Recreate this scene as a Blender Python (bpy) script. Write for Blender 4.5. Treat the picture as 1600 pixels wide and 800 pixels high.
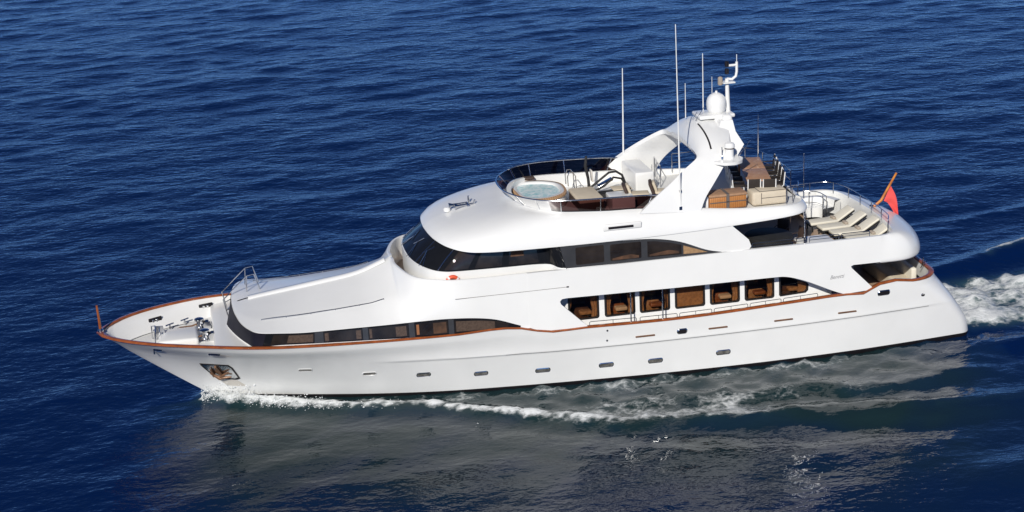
import bpy, bmesh, math, random
import numpy as np
from mathutils import Vector, Matrix
from mathutils.geometry import delaunay_2d_cdt
R_ = math.radians
random.seed(7)
scene = bpy.context.scene
COL = scene.collection
for o in list(bpy.data.objects):
    bpy.data.objects.remove(o)

# ---------------------------------------------------------------- camera
cd = bpy.data.cameras.new('camera'); cam = bpy.data.objects.new('camera', cd); COL.objects.link(cam)
cd.sensor_width = 36.0; cd.lens = 60.59; cd.clip_start = 0.5; cd.clip_end = 9000
Rv = Vector((0.97751717, -0.20606439, -0.04469516)); Uv = Vector((0.10531882, 0.29352291, 0.95013275)); Dv = Vector((0.18266947, 0.93347832, -0.30862614))
M = Matrix((Rv, Uv, -Dv)).transposed().to_4x4(); M.translation = Vector((3.83520595, -65.27471851, 26.14895529))
cam.matrix_world = M
scene.camera = cam
scene.render.resolution_x = 1024; scene.render.resolution_y = 512

# ---------------------------------------------------------------- sky and sun
SUN_EL, SUN_AZ = 30.0, 25.0          # azimuth measured from abeam to port towards the bow
sdir = Vector((-math.sin(R_(SUN_AZ))*math.cos(R_(SUN_EL)), -math.cos(R_(SUN_AZ))*math.cos(R_(SUN_EL)), math.sin(R_(SUN_EL))))
w = bpy.data.worlds.new('World'); scene.world = w; w.use_nodes = True
nt = w.node_tree; bg = nt.nodes['Background']
sky = nt.nodes.new('ShaderNodeTexSky'); sky.sky_type = 'NISHITA'; sky.sun_disc = False
sky.sun_elevation = R_(SUN_EL); sky.sun_rotation = math.atan2(sdir.x, sdir.y)
sky.air_density = 0.36; sky.dust_density = 0.0; sky.ozone_density = 9.0
nt.links.new(sky.outputs[0], bg.inputs[0]); bg.inputs[1].default_value = 0.092
sl = bpy.data.lights.new('sun', 'SUN'); sl.energy = 4.25; sl.angle = R_(0.5); sl.color = (1.0, 0.955, 0.875)
so = bpy.data.objects.new('sun', sl); COL.objects.link(so); so.location = sdir*80
so.rotation_euler = sdir.to_track_quat('Z', 'Y').to_euler()
scene.view_settings.view_transform = 'Standard'; scene.view_settings.look = 'None'
scene.view_settings.exposure = 0.0; scene.view_settings.gamma = 1.0

# ---------------------------------------------------------------- materials
def mat(name, col, rough=.5, metal=0., coat=0., var=.06, scale=3., spec=.5, bump=0., bscale=40.):
    m = bpy.data.materials.new(name); m.use_nodes = True
    n = m.node_tree.nodes; l = m.node_tree.links; b = n['Principled BSDF']
    b.inputs['Roughness'].default_value = rough; b.inputs['Metallic'].default_value = metal
    b.inputs['Coat Weight'].default_value = coat; b.inputs['Coat Roughness'].default_value = .06
    b.inputs['Specular IOR Level'].default_value = spec
    tc = n.new('ShaderNodeTexCoord'); nz = n.new('ShaderNodeTexNoise'); nz.inputs['Scale'].default_value = scale
    nz.inputs['Detail'].default_value = 5
    l.new(tc.outputs['Object'], nz.inputs['Vector'])
    r = n.new('ShaderNodeMapRange'); r.inputs['From Min'].default_value = .3; r.inputs['From Max'].default_value = .7
    r.inputs['To Min'].default_value = 1-var; r.inputs['To Max'].default_value = 1+var
    l.new(nz.outputs[0], r.inputs['Value'])
    mx = n.new('ShaderNodeVectorMath'); mx.operation = 'SCALE'; mx.inputs[0].default_value = col
    l.new(r.outputs[0], mx.inputs['Scale']); l.new(mx.outputs[0], b.inputs['Base Color'])
    if bump:
        n2 = n.new('ShaderNodeTexNoise'); n2.inputs['Scale'].default_value = bscale; l.new(tc.outputs['Object'], n2.inputs['Vector'])
        bp = n.new('ShaderNodeBump'); bp.inputs['Strength'].default_value = bump; bp.inputs['Distance'].default_value = .01
        l.new(n2.outputs[0], bp.inputs['Height']); l.new(bp.outputs[0], b.inputs['Normal'])
    return m
def wood(name, c1, c2, axis='Y', freq=18., rough=.45, coat=0.):
    m = bpy.data.materials.new(name); m.use_nodes = True
    n = m.node_tree.nodes; l = m.node_tree.links; b = n['Principled BSDF']
    b.inputs['Roughness'].default_value = rough; b.inputs['Coat Weight'].default_value = coat
    tc = n.new('ShaderNodeTexCoord'); wv = n.new('ShaderNodeTexWave'); wv.bands_direction = axis
    wv.inputs['Scale'].default_value = freq/6.28; wv.inputs['Distortion'].default_value = .3; wv.inputs['Detail'].default_value = 2
    nz = n.new('ShaderNodeTexNoise'); nz.inputs['Scale'].default_value = 6; nz.inputs['Detail'].default_value = 6
    l.new(tc.outputs['Object'], wv.inputs['Vector']); l.new(tc.outputs['Object'], nz.inputs['Vector'])
    ad = n.new('ShaderNodeMath'); ad.operation = 'MULTIPLY'; l.new(wv.outputs[1], ad.inputs[0]); l.new(nz.outputs[0], ad.inputs[1])
    rp = n.new('ShaderNodeValToRGB'); rp.color_ramp.elements[0].color = (*c1, 1); rp.color_ramp.elements[1].color = (*c2, 1)
    rp.color_ramp.elements[0].position = .05; rp.color_ramp.elements[1].position = .5
    l.new(ad.outputs[0], rp.inputs[0]); l.new(rp.outputs[0], b.inputs['Base Color'])
    return m
WHITE = mat('white_gelcoat', (.80, .80, .785), .28, coat=.25, var=.025, scale=.7, bump=.25, bscale=1.3)
DECKW = mat('white_deck', (.74, .735, .715), .6, var=.03, scale=2.)
LINER = mat('cream_liner', (.62, .58, .52), .6, var=.04)
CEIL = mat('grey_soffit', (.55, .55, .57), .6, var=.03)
CAP = mat('varnished_teak', (.30, .083, .024), .25, coat=.5, var=.28, scale=4.)
TEAKD = wood('teak_planking', (.36, .24, .16), (.50, .36, .26), 'Y', 60.)
TABLE = wood('table_teak', (.36, .18, .09), (.56, .33, .185), 'X', 55.)
ORANGEW = wood('orange_wood', (.34, .13, .035), (.50, .22, .065), 'X', 26., .5)
BLACK = mat('black_boot_paint', (.012, .010, .012), .35, var=.2)
BRAND = mat('grey_lettering', (.28, .28, .29), .5)
STEEL = mat('polished_steel', (.62, .63, .65), .18, metal=1., var=.05)
BRONZE = mat('bronze_grating', (.22, .12, .07), .4, metal=.3, var=.2)
GLASSB = mat('black_glass', (.010, .011, .014), .05, var=.1, spec=.10)
GLASSP = mat('window_pane_glass', (.024, .019, .016), .02, var=.5, scale=1.5, spec=.5)
BANDG = mat('grey_window_surround', (.045, .046, .050), .12, var=.1)
GROOVE = mat('grey_groove', (.30, .30, .30), .5)
PORTG = mat('porthole_glass', (.13, .125, .115), .15, var=.5, scale=6)
CURTG = mat('curtain_behind_glass', (.085, .058, .042), .25, var=.25, scale=14)
FRAME = mat('window_frame_rubber', (.016, .014, .013), .35, var=.2)
CURT = mat('tan_curtain', (.33, .20, .10), .8, var=.25, scale=9)
CURTD = mat('brown_room', (.075, .035, .018), .8, var=.6, scale=2.5)
WALLW = mat('warm_wood_panel', (.24, .095, .035), .5, var=.3, scale=3)
DARKF = mat('dark_cover', (.016, .016, .017), .7, var=.3)
RATTAN = mat('dark_rattan', (.022, .016, .013), .7, var=.5, scale=60)
BROWN = mat('brown_upholstery', (.055, .034, .027), .7, var=.2)
CREAM = mat('cream_cushion', (.60, .52, .40), .85, var=.05, bump=.2)
LCREAM = mat('ivory_cushion', (.72, .68, .58), .85, var=.04, bump=.2)
BEIGE = mat('beige_pillow', (.38, .32, .26), .85, var=.08)
STRAP = mat('grey_strap', (.13, .11, .10), .7)
RED = mat('red_flag_cloth', (.75, .085, .075), .75, var=.05)
ORANGE = mat('orange_buoy', (.72, .09, .03), .5, var=.1)
FLAGP = wood('flagstaff_wood', (.42, .13, .02), (.60, .22, .03), 'Z', 4., .3, .3)
PLUM = None
def tinted(name, tint, ior=1.45, t_w=.75):
    m = bpy.data.materials.new(name); m.use_nodes = True
    n = m.node_tree.nodes; l = m.node_tree.links; n.remove(n['Principled BSDF'])
    tr = n.new('ShaderNodeBsdfTransparent'); tr.inputs[0].default_value = (*tint, 1)
    gl = n.new('ShaderNodeBsdfGlossy'); gl.inputs['Roughness'].default_value = .02; gl.inputs[0].default_value = (.9, .9, .9, 1)
    fr = n.new('ShaderNodeFresnel'); fr.inputs[0].default_value = ior
    mx = n.new('ShaderNodeMixShader'); l.new(fr.outputs[0], mx.inputs[0]); l.new(tr.outputs[0], mx.inputs[1]); l.new(gl.outputs[0], mx.inputs[2])
    nz = n.new('ShaderNodeTexNoise'); nz.inputs['Scale'].default_value = 2.
    mr = n.new('ShaderNodeVectorMath'); mr.operation = 'SCALE'; mr.inputs[0].default_value = tint
    ma = n.new('ShaderNodeMapRange'); ma.inputs['To Min'].default_value = .9; ma.inputs['To Max'].default_value = 1.1
    l.new(nz.outputs[0], ma.inputs[0]); l.new(ma.outputs[0], mr.inputs['Scale']); l.new(mr.outputs[0], tr.inputs[0])
    l.new(mx.outputs[0], n['Material Output'].inputs[0])
    return m
PLUM = tinted('plum_tinted_acrylic', (.12, .055, .055))
SALON = tinted('bronze_saloon_glass', (.70, .57, .46))

# ---------------------------------------------------------------- mesh helpers
class MB:
    def __init__(self): self.v = []; self.f = []; self.mi = []
    def add(self, v, f, mi=0):
        k = len(self.v); self.v += [tuple(p) for p in v]; self.f += [tuple(i+k for i in q) for q in f]; self.mi += [mi]*len(f); return self
    def grid(self, rows, close_v=False, mi=0):
        n = len(rows[0]); v = [p for r in rows for p in r]; f = []
        for i in range(len(rows)-1):
            for j in range(n-1 if not close_v else n):
                a = i*n+j; b = i*n+(j+1) % n; f.append((a, b, b+n, a+n))
        return self.add(v, f, mi)
    def box(self, c, s, rz=0., mi=0, tilt=0.):
        x, y, z = s[0]/2, s[1]/2, s[2]/2
        m = Matrix.Rotation(rz, 3, 'Z') @ Matrix.Rotation(tilt, 3, 'Y')
        v = [Vector(c)+m @ Vector((a*x, b*y, d*z)) for d in (-1, 1) for b in (-1, 1) for a in (-1, 1)]
        return self.add(v, [(0, 2, 3, 1), (4, 5, 7, 6), (0, 1, 5, 4), (2, 6, 7, 3), (0, 4, 6, 2), (1, 3, 7, 5)], mi)
    def rbox(self, c, s, r=.04, rz=0., mi=0, tilt=0.):
        bm = bmesh.new(); bmesh.ops.create_cube(bm, size=1.)
        bmesh.ops.scale(bm, vec=s, verts=bm.verts)
        bmesh.ops.bevel(bm, geom=bm.edges[:], offset=min(r, .45*min(s)), segments=3, affect='EDGES', profile=.5)
        m = Matrix.Translation(c) @ Matrix.Rotation(rz, 4, 'Z') @ Matrix.Rotation(tilt, 4, 'Y')
        bm.transform(m); bm.verts.index_update()
        self.add([v.co[:] for v in bm.verts], [[v.index for v in f.verts] for f in bm.faces], mi); bm.free(); return self
    def tube(self, path, r, n=8, mi=0, caps=True, rad=None):
        P = [Vector(p) for p in path]; rows = []; prev = None
        for i, p in enumerate(P):
            t = (P[min(i+1, len(P)-1)]-P[max(i-1, 0)]).normalized()
            a = prev if prev else (Vector((0, 0, 1)) if abs(t.z) < .9 else Vector((1, 0, 0)))
            u = (a-t*a.dot(t)).normalized(); v = t.cross(u); prev = u
            rr = rad[i] if rad else r
            rows.append([p+(u*math.cos(k*2*math.pi/n)+v*math.sin(k*2*math.pi/n))*rr for k in range(n)])
        self.grid(rows, True, mi)
        if caps:
            self.add(rows[0], [tuple(range(n))[::-1]], mi); self.add(rows[-1], [tuple(range(n))], mi)
        return self
    def lathe(self, c, prof, n=20, axis='Z', mi=0, sq=1.):
        rows = []
        for r, h in prof:
            row = []
            for k in range(n):
                a = 2*math.pi*k/n; p = (r*math.cos(a), r*math.sin(a)*sq, h)
                if axis == 'Y': p = (p[0], h, p[1])
                if axis == 'X': p = (h, p[0], p[1])
                row.append((c[0]+p[0], c[1]+p[1], c[2]+p[2]))
            rows.append(row)
        self.grid(rows, True, mi)
        self.add(rows[0], [tuple(range(n))[::-1]], mi); self.add(rows[-1], [tuple(range(n))], mi)
        return self
    def prism(self, poly, fn, mi=0):
        """poly of 2D points, fn(a, b, side) -> 3D point for side 0 and 1"""
        n = len(poly); v = [fn(a, b, 0) for a, b in poly]+[fn(a, b, 1) for a, b in poly]
        f = [tuple(range(n)), tuple(range(2*n-1, n-1, -1))]+[(i, i+n, (i+1) % n+n, (i+1) % n) for i in range(n)]
        return self.add(v, f, mi)
    def pair(self, name, mats, parent=None, **kw):
        self.build(name, mats, parent, **kw); q = MB(); q.v = [(x, -y, z) for x, y, z in self.v]; q.f = [tuple(i)[::-1] for i in self.f]; q.mi = list(self.mi)
        return q.build(name, mats, parent, **kw)
    def build(self, name, mats, parent=None, mirror=False, sharp=32., merge=1e-4, smooth=True):
        if not isinstance(mats, (list, tuple)): mats = [mats]
        v = list(self.v); f = list(self.f); mi = list(self.mi)
        if mirror:
            k = len(v); v += [(x, -y, z) for x, y, z in self.v]; f += [tuple(i+k for i in q)[::-1] for q in self.f]; mi += self.mi
        bm = bmesh.new(); bv = [bm.verts.new(p) for p in v]
        for q, m_ in zip(f, mi):
            try:
                fc = bm.faces.new([bv[i] for i in q]); fc.material_index = m_
            except ValueError: pass
        if merge: bmesh.ops.remove_doubles(bm, verts=bm.verts[:], dist=merge)
        bmesh.ops.recalc_face_normals(bm, faces=bm.faces[:])
        a = R_(sharp)
        for e in bm.edges:
            if len(e.link_faces) == 2 and e.calc_face_angle(0) > a: e.smooth = False
        for fc in bm.faces: fc.smooth = smooth
        me = bpy.data.meshes.new(name); bm.to_mesh(me); bm.free()
        for m_ in mats: me.materials.append(m_)
        o = bpy.data.objects.new(name, me); COL.objects.link(o)
        if parent: o.parent = parent
        return o
def tag(o, label, cat, group=None):
    o['label'] = label; o['category'] = cat
    if group: o['group'] = group
    return o
def empty(name, loc, label, cat, group=None, rz=0.):
    o = bpy.data.objects.new(name, None); COL.objects.link(o); o.location = loc; o.rotation_euler = (0, 0, rz)
    o.empty_display_size = .2
    return tag(o, label, cat, group)
def copy_tree(o, parent=None):
    c = o.copy(); COL.objects.link(c)
    if parent: c.parent = parent
    for ch in list(o.children): copy_tree(ch, c)
    return c
def cr(pts, sub=6):
    """Catmull-Rom through pts, sub steps per segment"""
    P = [np.array(p, float) for p in pts]; out = []
    for i in range(len(P)-1):
        p0 = P[i-1] if i else 2*P[0]-P[1]; p1, p2 = P[i], P[i+1]; p3 = P[i+2] if i+2 < len(P) else 2*P[-1]-P[-2]
        for s in range(sub):
            t = s/sub
            out.append(.5*(2*p1+(p2-p0)*t+(2*p0-5*p1+4*p2-p3)*t*t+(3*p1-p0-3*p2+p3)*t**3))
    out.append(P[-1]); return out
def itp(x, tab):
    return float(np.interp(x, [a for a, _ in tab], [b for _, b in tab]))
def smoothtab(tab):
    xs = np.array([a for a, _ in tab]); ys = np.array([b for _, b in tab]); m = np.gradient(ys, xs)
    def f(x):
        x = min(max(x, xs[0]), xs[-1]); i = min(int(np.searchsorted(xs, x, side='right'))-1, len(xs)-2)
        h = xs[i+1]-xs[i]; t = (x-xs[i])/h
        return float((2*t**3-3*t*t+1)*ys[i]+(t**3-2*t*t+t)*h*m[i]+(-2*t**3+3*t*t)*ys[i+1]+(t**3-t*t)*h*m[i+1])
    return f
def inpoly(x, y, poly):
    c = False; n = len(poly); j = n-1
    for i in range(n):
        xi, yi = poly[i][0], poly[i][1]; xj, yj = poly[j][0], poly[j][1]
        if (yi > y) != (yj > y) and x < (xj-xi)*(y-yi)/(yj-yi)+xi: c = not c
        j = i
    return c
def sheet(outer, holes, fn, th, step=.6):
    """thick sheet cut from a 2D outline; fn(x, z, depth) -> 3D"""
    vs = []; es = []
    for lp in [outer]+holes:
        k = len(vs); vs += [Vector(p) for p in lp]; es += [(k+i, k+(i+1) % len(lp)) for i in range(len(lp))]
    xs = [p[0] for p in outer]; zs = [p[1] for p in outer]
    x = min(xs)+step*.37
    while x < max(xs):
        z = min(zs)+step*.29
        while z < max(zs):
            if inpoly(x, z, outer) and not any(inpoly(x, z, h) for h in holes): vs.append(Vector((x, z)))
            z += step
        x += step
    V, E, F, *_ = delaunay_2d_cdt(vs, es, [], 0, 1e-5)
    keep = []
    for f in F:
        cx = sum(V[i].x for i in f)/len(f); cz = sum(V[i].y for i in f)/len(f)
        if inpoly(cx, cz, outer) and not any(inpoly(cx, cz, h) for h in holes): keep.append(tuple(f))
    cnt = {}
    for f in keep:
        for i in range(len(f)):
            e = (f[i], f[(i+1) % len(f)]); k = tuple(sorted(e)); cnt.setdefault(k, []).append(e)
    n = len(V); v = [fn(p.x, p.y, 0) for p in V]+[fn(p.x, p.y, th) for p in V]
    f = keep+[tuple(i+n for i in q)[::-1] for q in keep]
    for k, l in cnt.items():
        if len(l) == 1: a, b = l[0]; f.append((b, a, a+n, b+n))
    return v, f
def rrect(x0, z0, x1, z1, r, n=4):
    out = []
    for cx, cz, a0 in ((x1-r, z1-r, 0), (x0+r, z1-r, 90), (x0+r, z0+r, 180), (x1-r, z0+r, 270)):
        for k in range(n+1):
            a = R_(a0+90*k/n); out.append((cx+r*math.cos(a), cz+r*math.sin(a)))
    return out

# ---------------------------------------------------------------- hull form
bs = smoothtab([(0, 0), (.12, .36), (.3, .65), (.6, 1.05), (1, 1.45), (1.5, 1.83), (2, 2.14), (3, 2.62), (4, 2.99), (5, 3.26), (6, 3.44), (8, 3.62), (10.5, 3.70), (14, 3.75), (20, 3.76), (28, 3.74), (32, 3.68), (36, 3.55)])
bw = smoothtab([(4.3, 0.), (4.8, .2), (6.07, .62), (8.3, 1.34), (10.8, 2.05), (13.3, 2.58), (15.8, 2.90), (18.35, 3.15), (21, 3.36), (24.6, 3.54), (30, 3.50), (35.4, 3.05), (36, 3.0)])
zs = smoothtab([(0, 3.24), (1, 3.28), (2.5, 3.27), (4, 3.23), (6, 3.10), (9, 2.97), (11, 2.90), (13.3, 2.85), (16.3, 2.77), (16.95, 2.58), (18.6, 2.54), (22.3, 2.46), (27.2, 2.58), (29.3, 2.65), (30.5, 2.68), (30.68, 2.79), (33, 2.83), (36, 2.86)])
zk = smoothtab([(0, 2.4), (6, 2.2), (11, 1.87), (14.5, 1.72), (18.2, 1.63), (26, 1.60), (33, 1.68), (36, 1.72)])
LEV = [-.9, -.45, 0., .075, .3, .5, .75, .93, .97, 1.0, 1.06, 1.25, 1.5, 1.72, 1.83, 1.90, 1.95, 1.995, 2.0]   # 0 water, 1 knuckle, 2 sheer
zlow = smoothtab([(0, 3.20), (1, 3.24), (2.5, 3.23), (4, 3.18), (6, 3.05), (9, 2.90), (12, 2.74), (15, 2.58), (18.6, 2.46), (22.3, 2.40), (27.2, 2.50), (30, 2.58), (33, 2.66), (36, 2.70)])
def level_z(x, t):
    if t <= 0: return t
    if t <= 1: return zk(x)*t
    if t >= 2: return zs(x)
    return zk(x)+(zlow(x)-zk(x))*(t-1)
def stem_x(z):
    return 4.3-(z/3.24)*4.3*(1.0) if z >= 0 else 4.3+(-z)*2.2
def end_x(z):
    return 35.38-1.62*(max(z-.25, 0)/2.6)**1.25 if z > .25 else 35.38
def side_b(x, t):
    """half beam at station x, level t (x measured on the sheer / waterline tables)"""
    z = level_z(x, t); zsx = zs(x); f = max(z, 0)/zsx
    return z, f
def hull_row(t, n=56):
    ze0 = level_z(0., t); xs0 = stem_x(ze0) if t >= 0 else stem_x(t)
    zend = level_z(34.5, t); xe = end_x(zend)
    row = []; rad = .55+.55*max(0, t-.5)
    for i in range(n+1):
        u = (i/n)**1.25; x = xs0+u*(xe-rad-xs0)
        z = level_z(x, t)
        if t >= 2-1e-9: b = bs(x)
        else:
            f = max(z, 0)/zs(x)
            us = min(1, (x-xs0)/(xe-xs0))
            # position along the sheer and the waterline with the same share of length
            xa = us*(33.8); xb = 4.3+us*(35.3-4.3)
            fwd = math.exp(-((x-xs0)/9.0)**2)
            p = 1+.85*math.exp(-(x/13.)**2)+.9*math.exp(-(x/4.5)**2)
            g = f**p
            kk_ = math.exp(-(x/13.)**2)*(1-math.exp(-(x/3.2)**2))
            if f > .80: g = g+(1-g)*min(1, (f-.80)/.10)*.62*kk_
            wx = .5*(1+math.tanh((x-17)/5))
            b_rel = bw(xb)*(1-g)+bs(xa)*g
            b_abs = bw(max(x, 4.3))*(1-g)+bs(x)*g
            b = b_rel*(1-wx)+b_abs*wx
            if z < 0: b = max(0, b*(1+.25*z))
            if i == 0: b = 0.
            if .995 <= t <= 1.3 and x > 10.8: b += .05*min(1, (x-10.8)/.5)*(1-(t-1)/.3)*(1 if x < 16 else .6)*min(1, max(0, 34-x)/1.5)
        row.append((x, -b, z))
    x1, b1 = row[-1][0], -row[-1][1]; r = min(rad, b1)
    for k in range(1, 8):
        a = math.pi/2*k/7; row.append((x1+rad*math.sin(a), -(b1-r+r*math.cos(a)), level_z(x1, t)))
    for k in range(1, 4): row.append((x1+rad+.12*(k/3), -(b1-r)*(1-k/3), level_z(x1, t)))
    return row
rows = [hull_row(t) for t in LEV]
yacht = empty('motor_yacht', (0, 0, 0), 'long white motor yacht with teak cap rail cruising left over dark blue sea', 'yacht')
h = MB(); h.grid(rows[3:]); 
# bulwark inside and deck lining
shr = rows[-1]
def inner(dx, z=None, dz=0.):
    out = []
    for i, (x, y, zz) in enumerate(shr):
        p = Vector((x, y)); a = Vector(shr[max(i-1, 0)][:2]); b = Vector(shr[min(i+1, len(shr)-1)][:2]); t = (b-a).normalized()
        nrm = Vector((-t.y, t.x)); nrm = nrm if nrm.y > 0 or abs(nrm.x) > .7 else -nrm
        if i > len(shr)-4: nrm = Vector((-1, 0))
        q = p+nrm*dx
        out.append((q.x+(.25*dx if i == 0 else 0), min(q.y, 0 if i else 0), (zz+dz) if z is None else z))
    out[0] = (shr[0][0]+dx*1.2, 0, out[0][2]); out[-1] = (out[-1][0], 0, out[-1][2])
    return out
def hull_y(x, z):
    best = []
    for r_ in rows[2:-1]:
        xs_ = [p[0] for p in r_[:57]]
        if x < xs_[0]: best.append((r_[0][2], 0.)); continue
        if x > xs_[-1]: continue
        best.append((float(np.interp(x, xs_, [p[2] for p in r_[:57]])), float(np.interp(x, xs_, [-p[1] for p in r_[:57]]))))
    best.sort(); return float(np.interp(z, [b[0] for b in best], [b[1] for b in best]))
in0 = inner(.13); lin = [shr, in0]
for dz in (-.2, -.4, -.62):
    r_ = []
    for i, (x, y, zz) in enumerate(in0):
        if i > 56: q = inner(.16)[i]; r_.append((q[0], q[1], zz+dz)); continue
        xx = max(x, stem_x(zz+dz)+.22); r_.append((xx, 0. if i == 0 else min(y*0-max(hull_y(xx, zz+dz)-.15, .0), 0), zz+dz))
    lin.append(r_)
h.grid(lin)
hull = h.build('hull', WHITE, yacht, mirror=True, sharp=40)
MB().grid(rows[:4]).build('boot_stripe', BLACK, yacht, mirror=True, sharp=60)

# decks inside the bulwark
def deck_strip(x0, x1, z, off=.15, n=24):
    ys = []
    for i in range(n+1):
        x = x0+(x1-x0)*i/n; ys.append([(x, -max(hull_y(x, z)-off, .01), z), (x, 0, z)])
    return ys
MB().grid(deck_strip(1.1, 6.6, 2.62)).build('foredeck', DECKW, yacht, mirror=True)
MB().grid(deck_strip(16.6, 33.55, 1.75)).build('main_deck', TEAKD, yacht, mirror=True)

pfm = MB(); px_ = [4.42, 4.5, 4.8, 5.2, 5.6, 6.0, 6.5]
pfm.grid([[(x, -(hull_y(x, zz)-.17), zz), (x, 0, zz)] for x, zz in [(4.40, 2.60), (4.42, 2.90), (4.48, 2.95)]+[(x, 2.96) for x in px_[2:]]])
pfm.build('raised_foredeck', WHITE, yacht, mirror=True, sharp=50)
# teak cap rail along the sheer
def caprail(i0, i1):
    m = MB(); out = []
    o1, o2 = inner(-.04), inner(.17)
    for i in range(i0, i1):
        a, b = o1[i], o2[i]; z = a[2]
        out.append([(a[0], a[1], z-.005), (a[0], a[1], z+.035), ((a[0]*.8+b[0]*.2), a[1]*.8+b[1]*.2, z+.06), (a[0]*.2+b[0]*.8, a[1]*.2+b[1]*.8, z+.06), (b[0], b[1], z+.04), (b[0], b[1], z-.005)])
    m.grid(out, True); return m
cp = caprail(0, len(shr)); cp.build('cap_rail', CAP, yacht, mirror=True, sharp=50)
MB().tube([(.12, 0, 3.2), (.11, 0, 3.8), (.085, 0, 4.38)], .05, 10, rad=[.06, .05, .042]).build('jackstaff', CAP, yacht)
MB().lathe((.12, 0, 3.30), [(.12, 0), (.12, .05), (.07, .12)], 12).build('jackstaff_socket', STEEL, yacht)

# ---------------------------------------------------------------- coachroof, forward windows
def YS(x, z):        # outer side plane of the topsides above the sheer
    return bs(x)-.02-.045*max(0, z-2.6)
E = [(5.25, 0, 3.88), (5.27, -.7, 3.88), (5.32, -1.4, 3.87), (5.46, -2.3, 3.83), (5.72, -2.95, 3.77), (6.1, -3.32, 3.70), (6.9, -3.38, 3.62), (7.7, -3.42, 3.56), (8.6, -3.46, 3.55), (9.5, -3.5, 3.55), (10.5, -3.55, 3.55), (11.3, -3.58, 3.55), (11.65, -3.595, 3.555), (12.0, -3.61, 3.56), (12.4, -3.63, 3.56), (13.1, -3.66, 3.56), (14.2, -3.69, 3.48), (15.1, -3.70, 3.32), (15.85, -3.715, 3.04), (16.45, -3.724, 2.80)]
I = [(5.45, 0, 3.93), (5.5, -.05, 3.94), (5.6, -.06, 3.96), (5.8, -.06, 4.0), (6.15, -.05, 4.05), (6.6, -.04, 4.11), (7.3, -.02, 4.20), (8.1, 0, 4.30), (8.9, 0, 4.40), (9.8, 0, 4.51), (10.5, 0, 4.66), (11.52, 0, 5.04), (11.62, -.85, 5.03), (11.9, -2.05, 5.0), (12.3, -2.82, 4.98), (12.95, -3.25, 4.97), (13.7, -3.54, 4.97), (15.0, -3.622, 4.965), (15.75, -3.626, 4.97), (16.45, -3.628, 4.97)]
Es, Is = cr(E, 5), cr(I, 5)
m = MB(); rw = []
for i, (e, q) in enumerate(zip(Es, Is)):
    r_ = []; u = i/(len(Es)-1)
    side = min(1, max(0, (e[0]-11.2)/1.5)); side = side*side*(3-2*side)       # 0 on the roof, 1 where the side is a wall
    for k in range(21):
        t = k/20
        pr_ = .46*t/.3 if t < .27 else (.46+.54*(t-.3)/.7 if t > .34 else .414+(.4909-.414)*(t-.27)/.07)
        pr_ = .75*pr_+.25*(1-(1-t)**1.55)
        ht = t if side == 0 else (1-side)*t+side*(t**(1.6-.6*min(1, max(0, (e[0]-13.3)/2))))
        z = e[2]+(q[2]-e[2])*((1-side)*pr_+side*(1-(1-t)**(1.15-.15*min(1, max(0, (e[0]-13.3)/2)))))
        r_.append((e[0]+(q[0]-e[0])*ht, min(0, e[1]+(q[1]-e[1])*ht), z))
    rw.append(r_)
m.grid(rw)
rim = [tuple(p) for p in Is if p[2] > 4.9 and p[0] > 11.4]
def offs(path, d, z):
    out = []
    for i, p in enumerate(path):
        a = Vector(path[max(i-1, 0)][:2]); b = Vector(path[min(i+1, len(path)-1)][:2]); t = (b-a).normalized(); n_ = Vector((-t.y, t.x))
        if n_.x < 0 and n_.y < .3: n_ = -n_
        q = Vector(p[:2])+n_*d; out.append((q.x, min(q.y, 0) if i else 0, p[2] if z is None else z))
    return out
m.grid([rim, [(x, y, z+.03) for x, y, z in offs(rim, .05, None)], [(x, y, z+.02) for x, y, z in offs(rim, .13, None)], offs(rim, .17, 4.6), offs(rim, .19, 4.0)])
Bs_ = cr([(4.98, 0, 2.98), (5.04, -.4, 2.98), (5.19, -1.05, 2.98), (5.38, -1.7, 2.98), (5.64, -2.45, 2.99), (5.92, -3.12, 3.05), (6.7, -3.36, 3.12), (7.6, -3.44, 3.09), (8.6, -3.52, 3.05), (9.5, -3.58, 3.02), (10.5, -3.63, 2.98), (11.3, -3.66, 2.94), (11.65, -3.67, 2.93), (12.0, -3.68, 2.92), (12.4, -3.69, 2.90), (13.1, -3.71, 2.88), (14.2, -3.72, 2.86), (15.1, -3.73, 2.84), (15.8, -3.735, 2.82), (16.45, -3.74, 2.80)], 5)
Bs_ = [np.array([p[0], max(p[1], -(hull_y(p[0], p[2])-.10)) if p[0] < 9 else p[1], p[2]]) for p in Bs_]
m.grid([[(x, max(y, -max(hull_y(x, z-.12)-.12, 0)), z-.12) for x, y, z in Bs_], Bs_, Es])
m.build('coachroof', WHITE, yacht, mirror=True, sharp=38)
MB().grid([[(11.3+.0, 0, 4.04)]+[(x-.02, y, 4.04) for x, y, z in rim[1:]], [(13.2, 0, 4.05)]+[(max(x, 13.2), max(y, -2.7), 4.05) for x, y, z in rim[1:]]]).build('bridge_walkway', TEAKD, yacht, mirror=True)
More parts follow.
